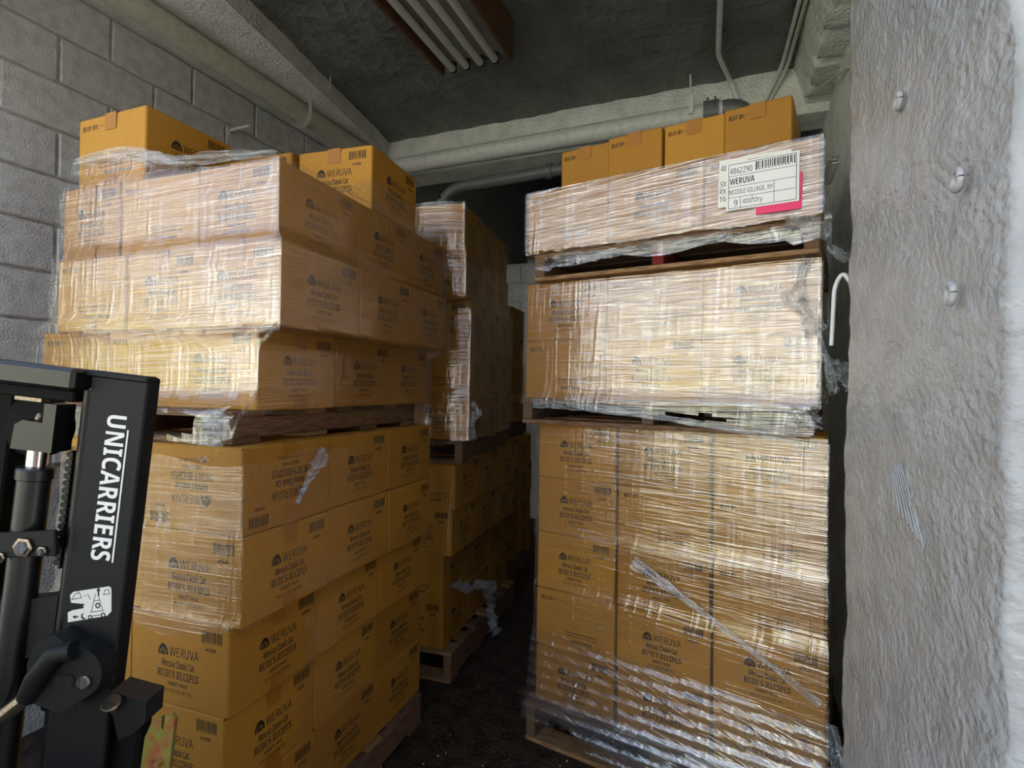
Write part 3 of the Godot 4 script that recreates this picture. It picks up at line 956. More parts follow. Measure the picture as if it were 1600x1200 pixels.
# a corner-on load: near face boxes run left from the corner, side boxes run back from it
# spec rows (bottom first): [dx, dz, near widths, near faces, side depths, flips]
func corner_load(frame: Transform3D, base: float, spec: Array, where: String, group: String) -> Array:
	var rows := []
	for r in spec.size():
		var s: Array = spec[r]
		var y := base + r * H
		var x: float = s[0]
		var z: float = s[1]
		var nw: Array = s[2]
		var nf: Array = s[3]
		var sd: Array = s[4]
		var fl: Array = s[5] if s.size() > 5 else []
		var left := x
		for i in nw.size():
			var w: float = nw[i]
			left -= w
			var set_back: float = 0.0 if i == 0 else rng.randf_range(0.0, 0.012)
			var side: String = nf[i]
			var f := [side, "logo", "best", "best_end"]
			var lab := "%sorange carton %s, %s row, %s" % ["upside-down " if i in fl else "", where, ORD[r] if r < spec.size() - 1 else "top", ["at the near corner", "second from the corner, facing the door", "third from the corner, facing the door"][i]]
			carton(frame, left + 0.002, y, z - set_back, w - 0.004, sd[0] - 0.004, f, lab, group, i in fl)
		var back: float = z - sd[0]
		for i in range(1, sd.size()):
			var d: float = sd[i]
			var lab := "orange carton %s, %s row, %s" % [where, ORD[r] if r < spec.size() - 1 else "top", ["", "middle of the aisle side", "rear end of the aisle side", "last of the aisle side"][i]]
			carton(frame, x - nw[0] + 0.002 - rng.randf_range(0.0, 0.006), y, back, nw[0] - 0.004, d - 0.004, ["best_end", "logo", "best", "best_end"], lab, group)
			back -= d
		row_box(rows, y, left, x, back, z)
	return rows

func left_loads() -> void:
	var fr := turn(2.8, Vector3(-1.15, 0, -1.03))
	var g := "cartons of the left lower load"
	pallet(fr, -1.02, -0.02, -1.0, 0.0, 0.0, 0.128, "wooden pallet under the left lower load, behind the fork truck")
	var sd := [0.345, 0.345, 0.335]
	var r1 := corner_load(fr, 0.128, [
		[-0.03, 0.01, [0.35], ["logo"], sd], [-0.035, 0.015, [0.35], ["logo"], sd], [-0.022, 0.015, [0.35, 0.33], ["logo", "best_end"], sd],
		[0.006, 0.008, [0.36, 0.33], ["logo", "best_end"], sd], [-0.004, 0.0, [0.35, 0.33], ["logo", "best_end"], sd, [0]]], "of the left lower load", g)
	g = "cartons of the left upper load"
	var fu := turn(2.8, Vector3(-1.15, 0, -1.03))
	pallet(fu, -0.95, -0.075, -1.0, -0.03, 1.274, 0.09, "grimy pallet between the two left loads, film round its corner", "brown", "brown")
	var r2 := corner_load(fu, 1.365, [
		[-0.045, -0.085, [0.335, 0.265, 0.31], ["logo", "best_end", "best_end"], [0.335, 0.335, 0.31]],
		[0.042, -0.068, [0.30, 0.29, 0.31], ["logo_end", "logo_end", "best_end"], [0.36, 0.335, 0.31]],
		[0.012, -0.088, [0.287, 0.32, 0.26], ["logo_end", "best", "logo_end"], [0.36, 0.335, 0.31]]], "of the left upper load", g)
	var yt := 1.365 + 3 * H
	g = "loose cartons on top of the left upper load"
	carton(fu, -0.81, yt, -0.10, 0.315, 0.305, ["best_end", "logo_end", "best", "best_end"], "bare orange carton highest at left, its stamped end facing the door", g, false, -2.0)
	carton(fu, -0.62, yt, -0.50, 0.305, 0.335, ["logo_end", "logo", "best", "best_end"], "orange carton on the left load mostly hidden between two higher ones", g)
	carton(fu, -0.31, yt, -0.53, 0.305, 0.335, ["logo_end", "logo", "best", "best_end"], "bare orange carton on the left load's top, nearest the dark opening", g, false, 2.5)
	# film
	var f1 := thing("stretch_film", "clear stretch film wrapped round the left lower load", "stretch film", Transform3D(), "stretch film on the loads")
	var hi := func(s, t): return 1.235 - (0.012 * sin(t * 9.0) if s == "front" else -0.03 * t + 0.01 * sin(t * 21.0))
	film(f1, "film_layer", fr, r1, func(s, t): return 0.80 + (0.03 * sin(t * 7.0)), hi, ["front", "right"], 0.006, 3, M.film_thin)
	film(f1, "film_layer", fr, r1, func(s, t): return 0.14, func(s, t): return 0.90, ["right"], 0.006, 9, M.film_thin, [["right", 0.1, 0.6, 0.16, 0.5]], Vector2(1, 1.6), 0.25)
	strip(f1, "torn_tail", [fr * Vector3(0.012, 1.235, -0.30), fr * Vector3(0.02, 1.20, -0.25), fr * Vector3(0.022, 1.15, -0.20), fr * Vector3(0.02, 1.10, -0.17)], [0.05, 0.035, 0.02, 0.006], 5, Vector3(0, 0, 1), 0.008)
	var f2 := thing("stretch_film", "clear stretch film wrapped round the left upper load", "stretch film", Transform3D(), "stretch film on the loads")
	var rows := r2.duplicate()
	rows.append([1.274, 1.365, -0.95, -0.075, -1.0, -0.03])
	var rtop := rows.duplicate()
	rtop.append([yt, yt + H, -0.83, -0.005, -0.87, -0.10])
	film(f2, "film_layer", fu, rtop, func(s, t): return (1.285 + 0.02 * sin(t * 13.0)) if s == "front" else lerpf(1.36, 1.30, t), func(s, t): return yt + ((0.10 - 0.10 * smoothstep(0.3, 0.75, t)) if s == "front" else 0.01 + 0.10 * smoothstep(0.3, 0.6, t)), ["front", "right"], 0.006, 14, M.film, [["front", 0.72, 1.32, 0.12, 0.035], ["front", 0.96, 1.37, 0.05, 0.03]])
	film(f2, "film_layer", fu, rows, func(s, t): return 1.40 + 0.02 * sin(t * 5.0), func(s, t): return yt - 0.01, ["front", "right"], 0.010, 15, M.film_thin, [], Vector2(0.8, 1.3), -0.06)
	strip(f2, "film_rope", [fu * Vector3(-0.80, yt + 0.085, -0.085), fu * Vector3(-0.55, yt + 0.085, -0.085), fu * Vector3(-0.36, yt + 0.03, -0.075), fu * Vector3(-0.16, yt + 0.02, -0.075), fu * Vector3(0.0, yt + 0.012, -0.085)], [0.03, 0.04, 0.03, 0.03, 0.02], 6, Vector3(0, 1, 0.3), 0.012)
	strip(f2, "film_wad", [fu * Vector3(-0.12, 1.37, -0.018), fu * Vector3(-0.12, 1.32, -0.012), fu * Vector3(-0.125, 1.265, -0.014), fu * Vector3(-0.14, 1.23, 0.0)], [0.07, 0.075, 0.085, 0.02], 7, Vector3.RIGHT, 0.014)

func middle_loads() -> void:
	var f1 := turn(5.0, Vector3(-1.25, 0, -2.36))
	pallet(f1, -1.0, 0.0, -1.05, 0.02, 0.0, 0.148, "wooden pallet on the floor under the middle lower load")
	var sd := [0.345, 0.345, 0.345]
	var a := corner_load(f1, 0.148, [[-0.05, 0.0, [0.345], ["logo"], sd], [-0.055, 0.0, [0.345], ["best"], sd], [-0.012, 0.0, [0.345], ["logo"], sd], [0.0, 0.0, [0.345], ["best_end"], sd]], "of the middle lower load", "cartons of the middle lower load")
	var f2 := turn(7.5, Vector3(-1.19, 0, -2.37))
	var yb := 0.148 + 4 * H
	pallet(f2, -1.0, -0.02, -0.80, 0.02, yb, 0.11, "shadowed pallet between the two middle loads")
	var s2 := [0.28, 0.27, 0.26]
	var b := corner_load(f2, yb + 0.112, [[-0.002, -0.01, [0.31], ["logo_end"], s2], [-0.005, -0.02, [0.31], ["best"], s2], [-0.006, -0.025, [0.31], ["logo_end"], s2], [-0.015, 0.03, [0.31], ["logo_end"], s2], [-0.02, 0.045, [0.31], ["best"], s2]], "of the middle upper load", "cartons of the middle upper load")
	var w1 := thing("stretch_film", "clear stretch film wrapped round the middle lower load", "stretch film", Transform3D(), "stretch film on the loads")
	film(w1, "film_layer", f1, a, func(s, t): return 0.52, func(s, t): return yb - 0.01, ["front", "right"], 0.006, 21, M.film_thin, [], Vector2(1.0, 1.6), 0.0, 0.02)
	film(w1, "film_layer", f1, a, func(s, t): return lerpf(0.42, 0.16, t), func(s, t): return 0.6, ["right"], 0.008, 22, M.film_thin, [["right", 0.05, 0.36, 0.22, 0.16]])
	strip(w1, "torn_tail", [f1 * Vector3(-0.02, 0.46, -0.02), f1 * Vector3(0.0, 0.40, -0.18), f1 * Vector3(0.05, 0.36, -0.36), f1 * Vector3(0.06, 0.22, -0.40), f1 * Vector3(0.05, 0.10, -0.42), f1 * Vector3(0.08, 0.05, -0.46)], [0.03, 0.10, 0.15, 0.12, 0.05, 0.015], 8, Vector3(0.2, 0.3, 1.0), 0.03)
	var w2 := thing("stretch_film", "clear glinting stretch film wrapped round the middle upper load", "stretch film", Transform3D(), "stretch film on the loads")
	film(w2, "film_layer", f2, b, func(s, t): return yb + 0.11, func(s, t): return yb + 0.112 + 5 * H + 0.004, ["front", "right"], 0.006, 25, M.film, [], Vector2(1.0, 1.6), 0.0, 0.03)
	strip(w2, "torn_tail", [f2 * Vector3(0.01, yb + 0.30, -0.02), f2 * Vector3(0.03, yb + 0.26, -0.05), f2 * Vector3(0.01, yb + 0.20, -0.04), f2 * Vector3(0.015, yb + 0.12, -0.03)], [0.015, 0.05, 0.02, 0.04], 9, Vector3(1, 0, 0), 0.014)

func rear_loads() -> void:
	# third load in the row along the left wall; only its aisle side shows past the middle loads
	var g := "cartons of the far stack"
	var f := turn(2.0, Vector3(-1.535, 0, -3.62))
	var ord := ["bottom", "second", "third", "top"]
	pallet(f, -0.95, 0.02, -0.72, 0.0, 0.0, 0.13, "pallet on the floor under the far dark stack")
	for r in 4:
		for k in 2: carton(f, -0.345 - [0.0, 0.008, 0.0, 0.01][r], 0.132 + r * 0.231, -0.345 * k, 0.345, 0.341, ["best_end", "logo", "best", "best_end"], "dark carton of the far stack's lower load, %s row, %s one" % [ord[r], ["nearer", "farther"][k]], g)
	f = turn(2.0, Vector3(-1.61, 0, -3.60))
	pallet(f, -0.95, 0.02, -0.72, 0.0, 1.058, 0.10, "pallet between the loads of the far dark stack")
	for r in 4:
		for k in 2: carton(f, -0.345 + [0.0, 0.012, -0.006, 0.004][r], 1.16 + r * H, -0.345 * k, 0.345, 0.341, ["best_end", ["logo", "best", "logo", "best"][r], "best", "best_end"], "dark carton of the far stack's upper load, %s row, %s one" % [ord[r], ["nearer", "farther"][k]], g, false, [0.0, 1.5, -2.0, 2.0][r])

func right_loads() -> void:
	var f1 := turn(-9.6, Vector3(-0.746, 0, -2.143))
	var W := 0.345
	var col := ["left", "middle", "right"]
	var g := "cartons of the right bottom load"
	pallet(f1, -0.02, 1.05, -0.85, 0.045, 0.0, 0.165, "wooden pallet on the floor under the right stack")
	var rows := []
	var h1 := 0.226
	var faces := [["logo", "logo", "logo"], ["best", "logo", "logo"], ["logo", "logo", "best"], ["logo", "best", "best"], ["logo", "logo", "logo"]]
	for r in 5:
		var y := 0.167 + r * h1
		var dx: float = [0.012, 0.008, 0.004, 0.0, 0.0][r]
		var dz: float = [0.02, 0.02, 0.008, 0.0, 0.0][r]
		for c in 3:
			carton(f1, c * 0.3485 + dx, y, dz - rng.randf_range(0, 0.006), 0.337 + 0.003 * (r % 2), 0.29, [faces[r][c], "best_end", "logo", "best_end"], "orange carton of the right bottom load, %s row, %s column" % [ORD[r] if r < 4 else "top", col[c]], g, false, 0.0, h1)
		row_box(rows, y, dx, dx + 1.036, -0.8, dz, h1)
	var y1 := 0.167 + 5 * h1
	var f2 := turn(-9.6, Vector3(-0.78, 0, -2.06))
	g = "cartons of the right middle load"
	pallet(f2, -0.005, 1.02, -0.8, 0.01, y1 + 0.001, 0.098, "splintered pallet between the right bottom and middle loads")
	var y2 := y1 + 0.1
	var rows2 := []
	for r in 2:
		for c in 3:
			carton(f2, c * W + (0.004 if r == 1 else 0.0), y2 + r * H, -rng.randf_range(0, 0.005), W - 0.002, 0.29, [[["best", "logo", "logo"], ["logo", "best", "logo"]][r][c], "best_end", "logo", "best_end"], "orange carton of the right middle load, %s row, %s column" % [["lower", "upper"][r], col[c]], g)
		row_box(rows2, y2 + r * H, 0.0, 3 * W, -0.8, 0.0)
	var y3 := y2 + 2 * H
	var f3 := turn(-9.8, Vector3(-0.746, 0, -1.981))
	pallet(f3, 0.012, 0.99, -0.8, -0.03, y3 + 0.001, 0.105, "pallet with a red painted stringer under the right top load", "red", "brown")
	g = "cartons of the right top load"
	var y4 := y3 + 0.107
	var rows3 := []
	for c in 3:
		var o := carton(f3, c * 0.331, y4, 0.0, 0.329, 0.29, [["best", "logo", "best"][c], "best_end", "logo", "best_end"], ["orange carton of the right top load, left one of three", "orange carton of the right top load, middle one of three", "orange carton at right top bearing a white shipping label"][c], g)
		if c == 2:
			for q in [["label_beneath", M.shipping_under, Vector3(-0.015, 0.130, 0.1610), 0.205, 0.150, -1.5], ["shipping_label", M.shipping, Vector3(0.008, 0.118, 0.1620), 0.205, 0.150, 0.0]]:
				var mb := MB.new()
				var hw: float = q[3] / 2.0
				var hh: float = q[4] / 2.0
				mb.quad(Vector3(-hw, -hh, 0.0005), Vector3(hw, -hh, 0.0005), Vector3(hw, hh, 0.0005), Vector3(-hw, hh, 0.0005), Vector3(0, 0, 1), Vector2(0, 1), Vector2(1, 1), Vector2(1, 0), Vector2(0, 0))
				var pl := part(q[0], mb.mesh(q[1]), o, Transform3D(Basis(Vector3(0, 0, 1), deg_to_rad(q[5])), q[2]))
				pl.set_meta("label", "white printed label")
			var pk := MB.new()
			pk.box(Vector3(0.055, 0.050, 0.1600), Vector3(0.125, 0.06, 0.0006), 0.0)
			pk.box(Vector3(0.111, 0.085, 0.1600), Vector3(0.014, 0.09, 0.0006), 0.0)
			part("pink_sticker", pk.mesh(M.pink), o).set_meta("label", "bright pink sticker")
	row_box(rows3, y4, 0.0, 0.993, -0.8, 0.0)
	var y5 := y4 + H
	g = "bare cartons in a row on the right stack"
	for c in 4:
		carton(f3, 0.040 + c * 0.2165, y5, -0.175 - [0.02, 0.0, 0.012, 0.0][c], 0.213, 0.30, ["best_end", "logo", "best_end", "logo"], "bare orange carton with stamped end on the right stack, %s of four" % ["first from the left", "second from the left", "third from the left", "rightmost"][c], g, false, [1.0, 0.0, 0.5, -0.5][c])
	# film
	var w1 := thing("stretch_film", "clear stretch film wrapped round the right bottom load and its pallet", "stretch film", Transform3D(), "stretch film on the loads")
	var low1 := rows.duplicate()
	low1.append([0.0, 0.148, -0.02, 1.05, -0.85, 0.05])
	film(w1, "film_layer", f1, low1, func(s, t): return lerpf(0.10, -0.0, t) + 0.01 if s == "front" else 0.1, func(s, t): return y1 - 0.006, ["left", "front"], 0.006, 31, M.film, [["front", 0.16, 0.085, 0.10, 0.02]], Vector2(0.8, 1.2), 0.07)
	var lean := []
	for k in 12: lean.append([0.04 * k, 0.04 * (k + 1), 0.0, 1.045, -0.85, 0.105 - 0.0085 * k])
	film(w1, "film_layer", f1, lean, func(s, t): return lerpf(0.16, 0.01, t) if s == "front" else 0.14, func(s, t): return lerpf(0.46, 0.40, t), ["front", "right"], 0.006, 32, M.film, [["front", 0.14, 0.10, 0.10, 0.03]], Vector2(0.9, 1.5), 0.35)
	film(w1, "film_layer", f1, lean, func(s, t): return lerpf(0.12, 0.0, t), func(s, t): return lerpf(0.22, 0.30, t), ["front"], 0.014, 34, M.film, [["front", 0.14, 0.10, 0.12, 0.03]], Vector2(0.9, 1.5), 0.30)
	film(w1, "film_layer", f1, rows, func(s, t): return lerpf(0.80, 0.74, t), func(s, t): return y1 - 0.02, ["front", "right"], 0.010, 33, M.film_thin, [], Vector2(1.1, 1.1), 0.04)
	strip(w1, "film_rope", [f1 * Vector3(0.42, 0.80, 0.03), f1 * Vector3(0.60, 0.71, 0.032), f1 * Vector3(0.80, 0.60, 0.034), f1 * Vector3(1.03, 0.47, 0.036)], [0.05, 0.022, 0.018, 0.03], 11, Vector3(0.3, 1, 0), 0.006)
	strip(w1, "film_wad", [f1 * Vector3(1.05, 0.40, 0.0), f1 * Vector3(1.085, 0.28, 0.02), f1 * Vector3(1.08, 0.16, 0.03), f1 * Vector3(1.075, 0.02, 0.02)], [0.03, 0.07, 0.08, 0.06], 12, Vector3(1, 0, 0.5), 0.02)
	var w2 := thing("stretch_film", "glossy stretch film wrapped round the right middle load, hanging off its corner", "stretch film", Transform3D(), "stretch film on the loads")
	var low2 := rows2.duplicate()
	low2.append([y1, y2, -0.005, 1.02, -0.8, 0.012])
	film(w2, "film_layer", f2, low2, func(s, t): return y1 + (lerpf(0.075, 0.005, smoothstep(0.0, 1.0, t)) if s == "front" else 0.08), func(s, t): return y3 - 0.004, ["front", "right", "left"], 0.006, 41, M.film, [["front", 0.12, y1 + 0.06, 0.12, 0.022], ["front", 0.62, y1 + 0.045, 0.12, 0.014]], Vector2(0.9, 1.2), 0.03)
	film(w2, "film_layer", f2, rows2, func(s, t): return y2 - 0.01, func(s, t): return y3 - 0.02, ["front", "right"], 0.010, 42, M.film_thin, [], Vector2(1.0, 1.0), 0.02)
	strip(w2, "film_wad", [f2 * Vector3(1.0, y3 + 0.0, 0.015), f2 * Vector3(0.985, y3 - 0.08, 0.025), f2 * Vector3(0.965, y3 - 0.135, 0.03), f2 * Vector3(1.0, y3 - 0.17, 0.035), f2 * Vector3(1.03, y3 - 0.24, 0.03)], [0.05, 0.025, 0.075, 0.04, 0.075], 13, Vector3.RIGHT, 0.022)
	strip(w2, "torn_tail", [f2 * Vector3(1.03, y3 - 0.22, 0.03), f2 * Vector3(1.06, y3 - 0.32, 0.02), f2 * Vector3(1.075, y3 - 0.42, 0.01), f2 * Vector3(1.09, y3 - 0.40, -0.02)], [0.02, 0.012, 0.03, 0.01], 17, Vector3.RIGHT, 0.01)
	strip(w2, "torn_tail", [f2 * Vector3(1.03, y3 - 0.30, -0.02), f2 * Vector3(1.09, y3 - 0.35, -0.05), f2 * Vector3(1.13, y3 - 0.42, -0.08)], [0.02, 0.06, 0.02], 18, Vector3(0.3, 1, 0), 0.02)
	strip(w2, "film_rope", [f2 * Vector3(0.05, y1 + 0.082, 0.022), f2 * Vector3(0.35, y1 + 0.068, 0.024), f2 * Vector3(0.7, y1 + 0.03, 0.026), f2 * Vector3(0.98, y1 + 0.0, 0.024)], [0.035, 0.03, 0.022, 0.03], 19, Vector3(0, 1, 0), 0.01)
	strip(w2, "film_wad", [f2 * Vector3(0.96, y1 + 0.085, 0.02), f2 * Vector3(1.0, y1 + 0.06, 0.03), f2 * Vector3(1.04, y1 + 0.05, 0.0)], [0.04, 0.06, 0.04], 20, Vector3(0, 1, 0), 0.02)
	var w3 := thing("stretch_film", "clear stretch film wrapped round the right top load and torn along its bottom", "stretch film", Transform3D(), "stretch film on the loads")
	var low3 := rows3.duplicate()
	low3.append([y3 + 0.03, y4, 0.0, 0.985, -0.8, -0.02])
	film(w3, "film_layer", f3, low3, func(s, t): return (y4 - 0.035 - 0.03 * absf(sin(t * 9.0)) - (0.02 if t > 0.92 or t < 0.1 else 0.0)) if s == "front" else y4 - 0.04, func(s, t): return y5 + 0.004, ["front", "right", "left"], 0.006, 51, M.film, [], Vector2(0.8, 1.2), -0.02)
	film(w3, "film_layer", f3, rows3, func(s, t): return y4 + 0.005, func(s, t): return y5 - 0.005, ["front", "right"], 0.010, 52, M.film_thin, [], Vector2(0.7, 1.4), -0.03)
	strip(w3, "film_wad", [f3 * Vector3(0.90, y4 - 0.015, 0.01), f3 * Vector3(0.97, y4 - 0.03, 0.014), f3 * Vector3(1.015, y4 - 0.07, 0.01)], [0.05, 0.055, 0.03], 53, Vector3(0, 1, 0), 0.02)
	strip(w3, "torn_tail", [f3 * Vector3(0.12, y4 - 0.03, 0.008), f3 * Vector3(0.3, y4 - 0.045, 0.012), f3 * Vector3(0.48, y4 - 0.035, 0.012), f3 * Vector3(0.66, y4 - 0.04, 0.01), f3 * Vector3(0.75, y4 - 0.03, 0.01)], [0.03, 0.045, 0.02, 0.04, 0.03], 54, Vector3(0, 1, 0), 0.014)
	strip(w3, "torn_tail", [f3 * Vector3(1.02, y4 - 0.10, -0.01), f3 * Vector3(1.05, y4 - 0.135, 0.0), f3 * Vector3(1.09, y4 - 0.13, 0.01)], [0.02, 0.03, 0.015], 55, Vector3(0, 1, 0), 0.014)

# ------------------------------------------------------------------ fork truck
func fork_truck() -> void:
	# frame of the mast: x across it, y up along it (tilted), z out of its face
	var cam := Transform3D(Basis.from_euler(Vector3(deg_to_rad(0.35), deg_to_rad(22.1), deg_to_rad(0.85))), CAM_POS)
	var at := cam * Vector3((232.0 - 800.0) / FOCAL, (600.0 - 595.0) / FOCAL, -1.0)
	var b := cam.basis * Basis(Vector3(0, 0, 1), deg_to_rad(-6.8))
	var xf := Transform3D(b, at)
	var t := thing("fork_truck", "black fork truck mast with white lettering standing before the left load", "forklift", xf)
	var L := 1.40
	# near outer rail: web with the lettering, lips turned back
	var mb := MB.new()
	mb.box(Vector3(-0.053, -L / 2.0, -0.008), Vector3(0.106, L, 0.016), 0.003)
	mb.box(Vector3(-0.05, -L / 2.0, -0.06), Vector3(0.012, L, 0.09), 0.003)
	part("mast_rail", mb.mesh(M.black), t)
	mb = MB.new()
	mb.tube([Vector3(-0.110, -0.03, -0.011), Vector3(-0.110, -L, -0.011)], 0.012, 12)
	mb.box(Vector3(-0.116, -L / 2.0 - 0.02, -0.06), Vector3(0.012, L - 0.04, 0.10), 0.003)
	part("rail_lip", mb.mesh(M.black_gloss), t)
	mb = MB.new()
	mb.box(Vector3(-0.139, -L / 2.0 - 0.04, -0.075), Vector3(0.030, L - 0.08, 0.06), 0.004)
	part("inner_rail", mb.mesh(M.black_dull), t)
	# far outer rail and its inner rail
	mb = MB.new()
	mb.box(Vector3(-0.50, -L / 2.0, -0.008), Vector3(0.106, L, 0.016), 0.003)
	mb.box(Vector3(-0.44, -L / 2.0, -0.06), Vector3(0.014, L, 0.10), 0.003)
	part("mast_rail", mb.mesh(M.black), t)
	mb = MB.new()
	mb.box(Vector3(-0.30, -L / 2.0, -0.07), Vector3(0.034, L - 0.06, 0.05), 0.004)
	part("inner_rail", mb.mesh(M.black_dull), t)
	# head: two stepped plates across the top
	mb = MB.new()
	mb.box(Vector3(-0.33, -0.013, 0.004), Vector3(0.43, 0.040, 0.05), 0.006)
	part("head_plate", mb.mesh(M.black_gloss), t)
	mb = MB.new()
	mb.box(Vector3(-0.06, 0.001, -0.012), Vector3(0.122, 0.012, 0.03), 0.003)
	part("head_cap", mb.mesh(M.black), t)
	mb = MB.new()
	mb.box(Vector3(-0.31, -0.045, -0.012), Vector3(0.36, 0.022, 0.03), 0.003)
	part("head_flange", mb.mesh(M.black_dull), t)
	mb = MB.new()
	mb.box(Vector3(-0.225, -0.060, -0.02), Vector3(0.052, 0.010, 0.02), 0.001)
	part("shim", mb.mesh(M.steel), t)
	# chain wheel, yoke, piston and lift cylinder
	var ax := Transform3D(Basis(Vector3(1, 0, 0), PI / 2.0), Vector3(-0.235, -0.115, -0.055))
	mb = MB.new()
	mb.lathe([Vector2(0.0, -0.018), Vector2(0.052, -0.018), Vector2(0.060, -0.012), Vector2(0.060, -0.006), Vector2(0.048, 0.0), Vector2(0.060, 0.006), Vector2(0.060, 0.012), Vector2(0.052, 0.018), Vector2(0.0, 0.018)], ax, 36)
	part("chain_wheel", mb.mesh(M.black_dull), t)
	mb = MB.new()
	mb.prism(PackedVector2Array([Vector2(-0.225, -0.150), Vector2(-0.150, -0.150), Vector2(-0.150, -0.062), Vector2(-0.172, -0.062), Vector2(-0.172, -0.098), Vector2(-0.208, -0.096), Vector2(-0.222, -0.106)]), 0.045, Transform3D(Basis(), Vector3(0, 0, -0.03)))
	part("yoke", mb.mesh(M.black_gloss), t)
	mb = MB.new()
	mb.lathe([Vector2(0.0, 0.014), Vector2(0.005, 0.012), Vector2(0.008, 0.004), Vector2(0.008, 0.0), Vector2(0.0, 0.0)], Transform3D(Basis(), Vector3(-0.198, -0.096, -0.01)), 12)
	part("grease_nipple", mb.mesh(M.steel), t)
	mb = MB.new()
	mb.lathe([Vector2(0.0, -0.14), Vector2(0.0165, -0.14), Vector2(0.0165, -0.21), Vector2(0.0, -0.21)], Transform3D(Basis(), Vector3(-0.195, 0, -0.01)), 24)
	part("piston_rod", mb.mesh(M.chrome), t)
	mb = MB.new()
	mb.lathe([Vector2(0.0, -0.183), Vector2(0.027, -0.184), Vector2(0.029, -0.187), Vector2(0.029, -0.205), Vector2(0.026, -0.207), Vector2(0.026, -1.05), Vector2(0.0, -1.05)], Transform3D(Basis(), Vector3(-0.195, 0, -0.01)), 28)
	part("lift_cylinder", mb.mesh(M.black_gloss), t)
	# leaf chain beside the cylinder
	for k in 16:
		mb = MB.new()
		var y := -0.155 - 0.0135 * k
		mb.tube([Vector3(-0.140, y, -0.045), Vector3(-0.140, y, -0.015)], 0.0065, 8)
		mb.box(Vector3(-0.137, y - 0.006, -0.03), Vector3(0.006, 0.014, 0.026), 0.001)
		part("chain_link", mb.mesh(M.grease), t)
	# bolted cross plate and lower cross member
	mb = MB.new()
	mb.box(Vector3(-0.190, -0.322, 0.015), Vector3(0.135, 0.046, 0.010), 0.002, Transform3D(Basis(Vector3(0, 0, 1), 0.16), Vector3(-0.05, 0.028, 0)))
	part("cross_plate", mb.mesh(M.black), t)
	for q in [[-0.168, -0.322, 0.018], [-0.207, -0.345, 0.010], [-0.133, -0.325, 0.009]]:
		mb = MB.new()
		mb.lathe([Vector2(0.0, 0.007), Vector2(q[2] * 0.62, 0.007), Vector2(q[2] * 0.7, 0.004), Vector2(q[2], 0.003), Vector2(q[2], 0.0)], Transform3D(Basis(Vector3(1, 0, 0), PI / 2.0), Vector3(q[0] - 0.005, q[1], 0.022)), 6)
		part("bolt", mb.mesh(M.steel), t)
	mb = MB.new()
	var arc := PackedVector2Array()
	for i in 13: arc.append(Vector2(-0.50 + 0.378 * i / 12.0, -0.415 - 0.028 * sin(PI * i / 12.0)))
	for i in 13: arc.append(Vector2(-0.122 - 0.378 * i / 12.0, -0.525 - 0.03 * sin(PI * i / 12.0)))
	mb.prism(arc, 0.03, Transform3D(Basis(), Vector3(0, 0, -0.035)))
	part("cross_member", mb.mesh(M.black), t)
	# tilt lug with its pin, slot and lever rod
	mb = MB.new()
	var lug := PackedVector2Array()
	for i in 12: lug.append(Vector2(-0.040, -0.525) + Vector2(cos(1.9 - i * 0.27), sin(1.9 - i * 0.27)) * 0.046)
	lug.append_array([Vector2(-0.060, -0.60), Vector2(-0.115, -0.585), Vector2(-0.128, -0.52), Vector2(-0.115, -0.478), Vector2(-0.085, -0.462)])
	mb.prism(lug, 0.04, Transform3D(Basis(), Vector3(0, 0, 0.0)))
	part("tilt_lug", mb.mesh(M.black), t)
	mb = MB.new()
	mb.tube([Vector3(-0.122, -0.578, 0.035), Vector3(-0.10, -0.535, 0.05), Vector3(-0.075, -0.492, 0.048), Vector3(-0.045, -0.482, 0.044)], 0.017, 12)
	part("lever_sleeve", mb.mesh(M.black), t)
	mb = MB.new()
	mb.tube([Vector3(-0.28, -0.735, 0.03), Vector3(-0.112, -0.568, 0.035)], 0.0125, 14)
	part("lever_rod", mb.mesh(M.steel), t)
	mb = MB.new()
	mb.lathe([Vector2(0.0, 0.006), Vector2(0.010, 0.006), Vector2(0.012, 0.003), Vector2(0.012, 0.0)], Transform3D(Basis(Vector3(1, 0, 0), PI / 2.0), Vector3(-0.022, -0.537, 0.041)), 20)
	part("pin", mb.mesh(M.steel), t)
	mb = MB.new()
	mb.prism(PackedVector2Array([Vector2(-0.072, -0.552), Vector2(-0.045, -0.548), Vector2(-0.038, -0.537), Vector2(-0.046, -0.528), Vector2(-0.066, -0.530), Vector2(-0.077, -0.541)]), 0.003, Transform3D(Basis(), Vector3(0, 0, 0.039)))
	part("slot_plate", mb.mesh(M.black_gloss), t)
	mb = MB.new()
	mb.lathe([Vector2(0.0, 0.008), Vector2(0.008, 0.007), Vector2(0.011, 0.0)], Transform3D(Basis(Vector3(1, 0, 0), PI / 2.0), Vector3(-0.098, -0.600, 0.02)), 6)
	part("bolt", mb.mesh(M.black_gloss), t)
	# clamp with a silver knob and the zinc plated bracket on the carriage
	mb = MB.new()
	mb.prism(PackedVector2Array([Vector2(0.012, -0.562), Vector2(0.078, -0.572), Vector2(0.080, -0.612), Vector2(0.058, -0.635), Vector2(0.036, -0.648), Vector2(0.022, -0.610)]), 0.05, Transform3D(Basis(), Vector3(0, 0, -0.03)))
	part("clamp_body", mb.mesh(M.black_gloss), t)
	mb = MB.new()
	mb.lathe([Vector2(0.0, 0.024), Vector2(0.014, 0.022), Vector2(0.016, 0.018), Vector2(0.012, 0.014), Vector2(0.006, 0.0), Vector2(0.005, -0.02)], Transform3D(Basis(Vector3(1, 0, 0), 0.5), Vector3(0.024, -0.590, 0.024)), 20)
	part("clamp_knob", mb.mesh(M.steel), t)
	mb = MB.new()
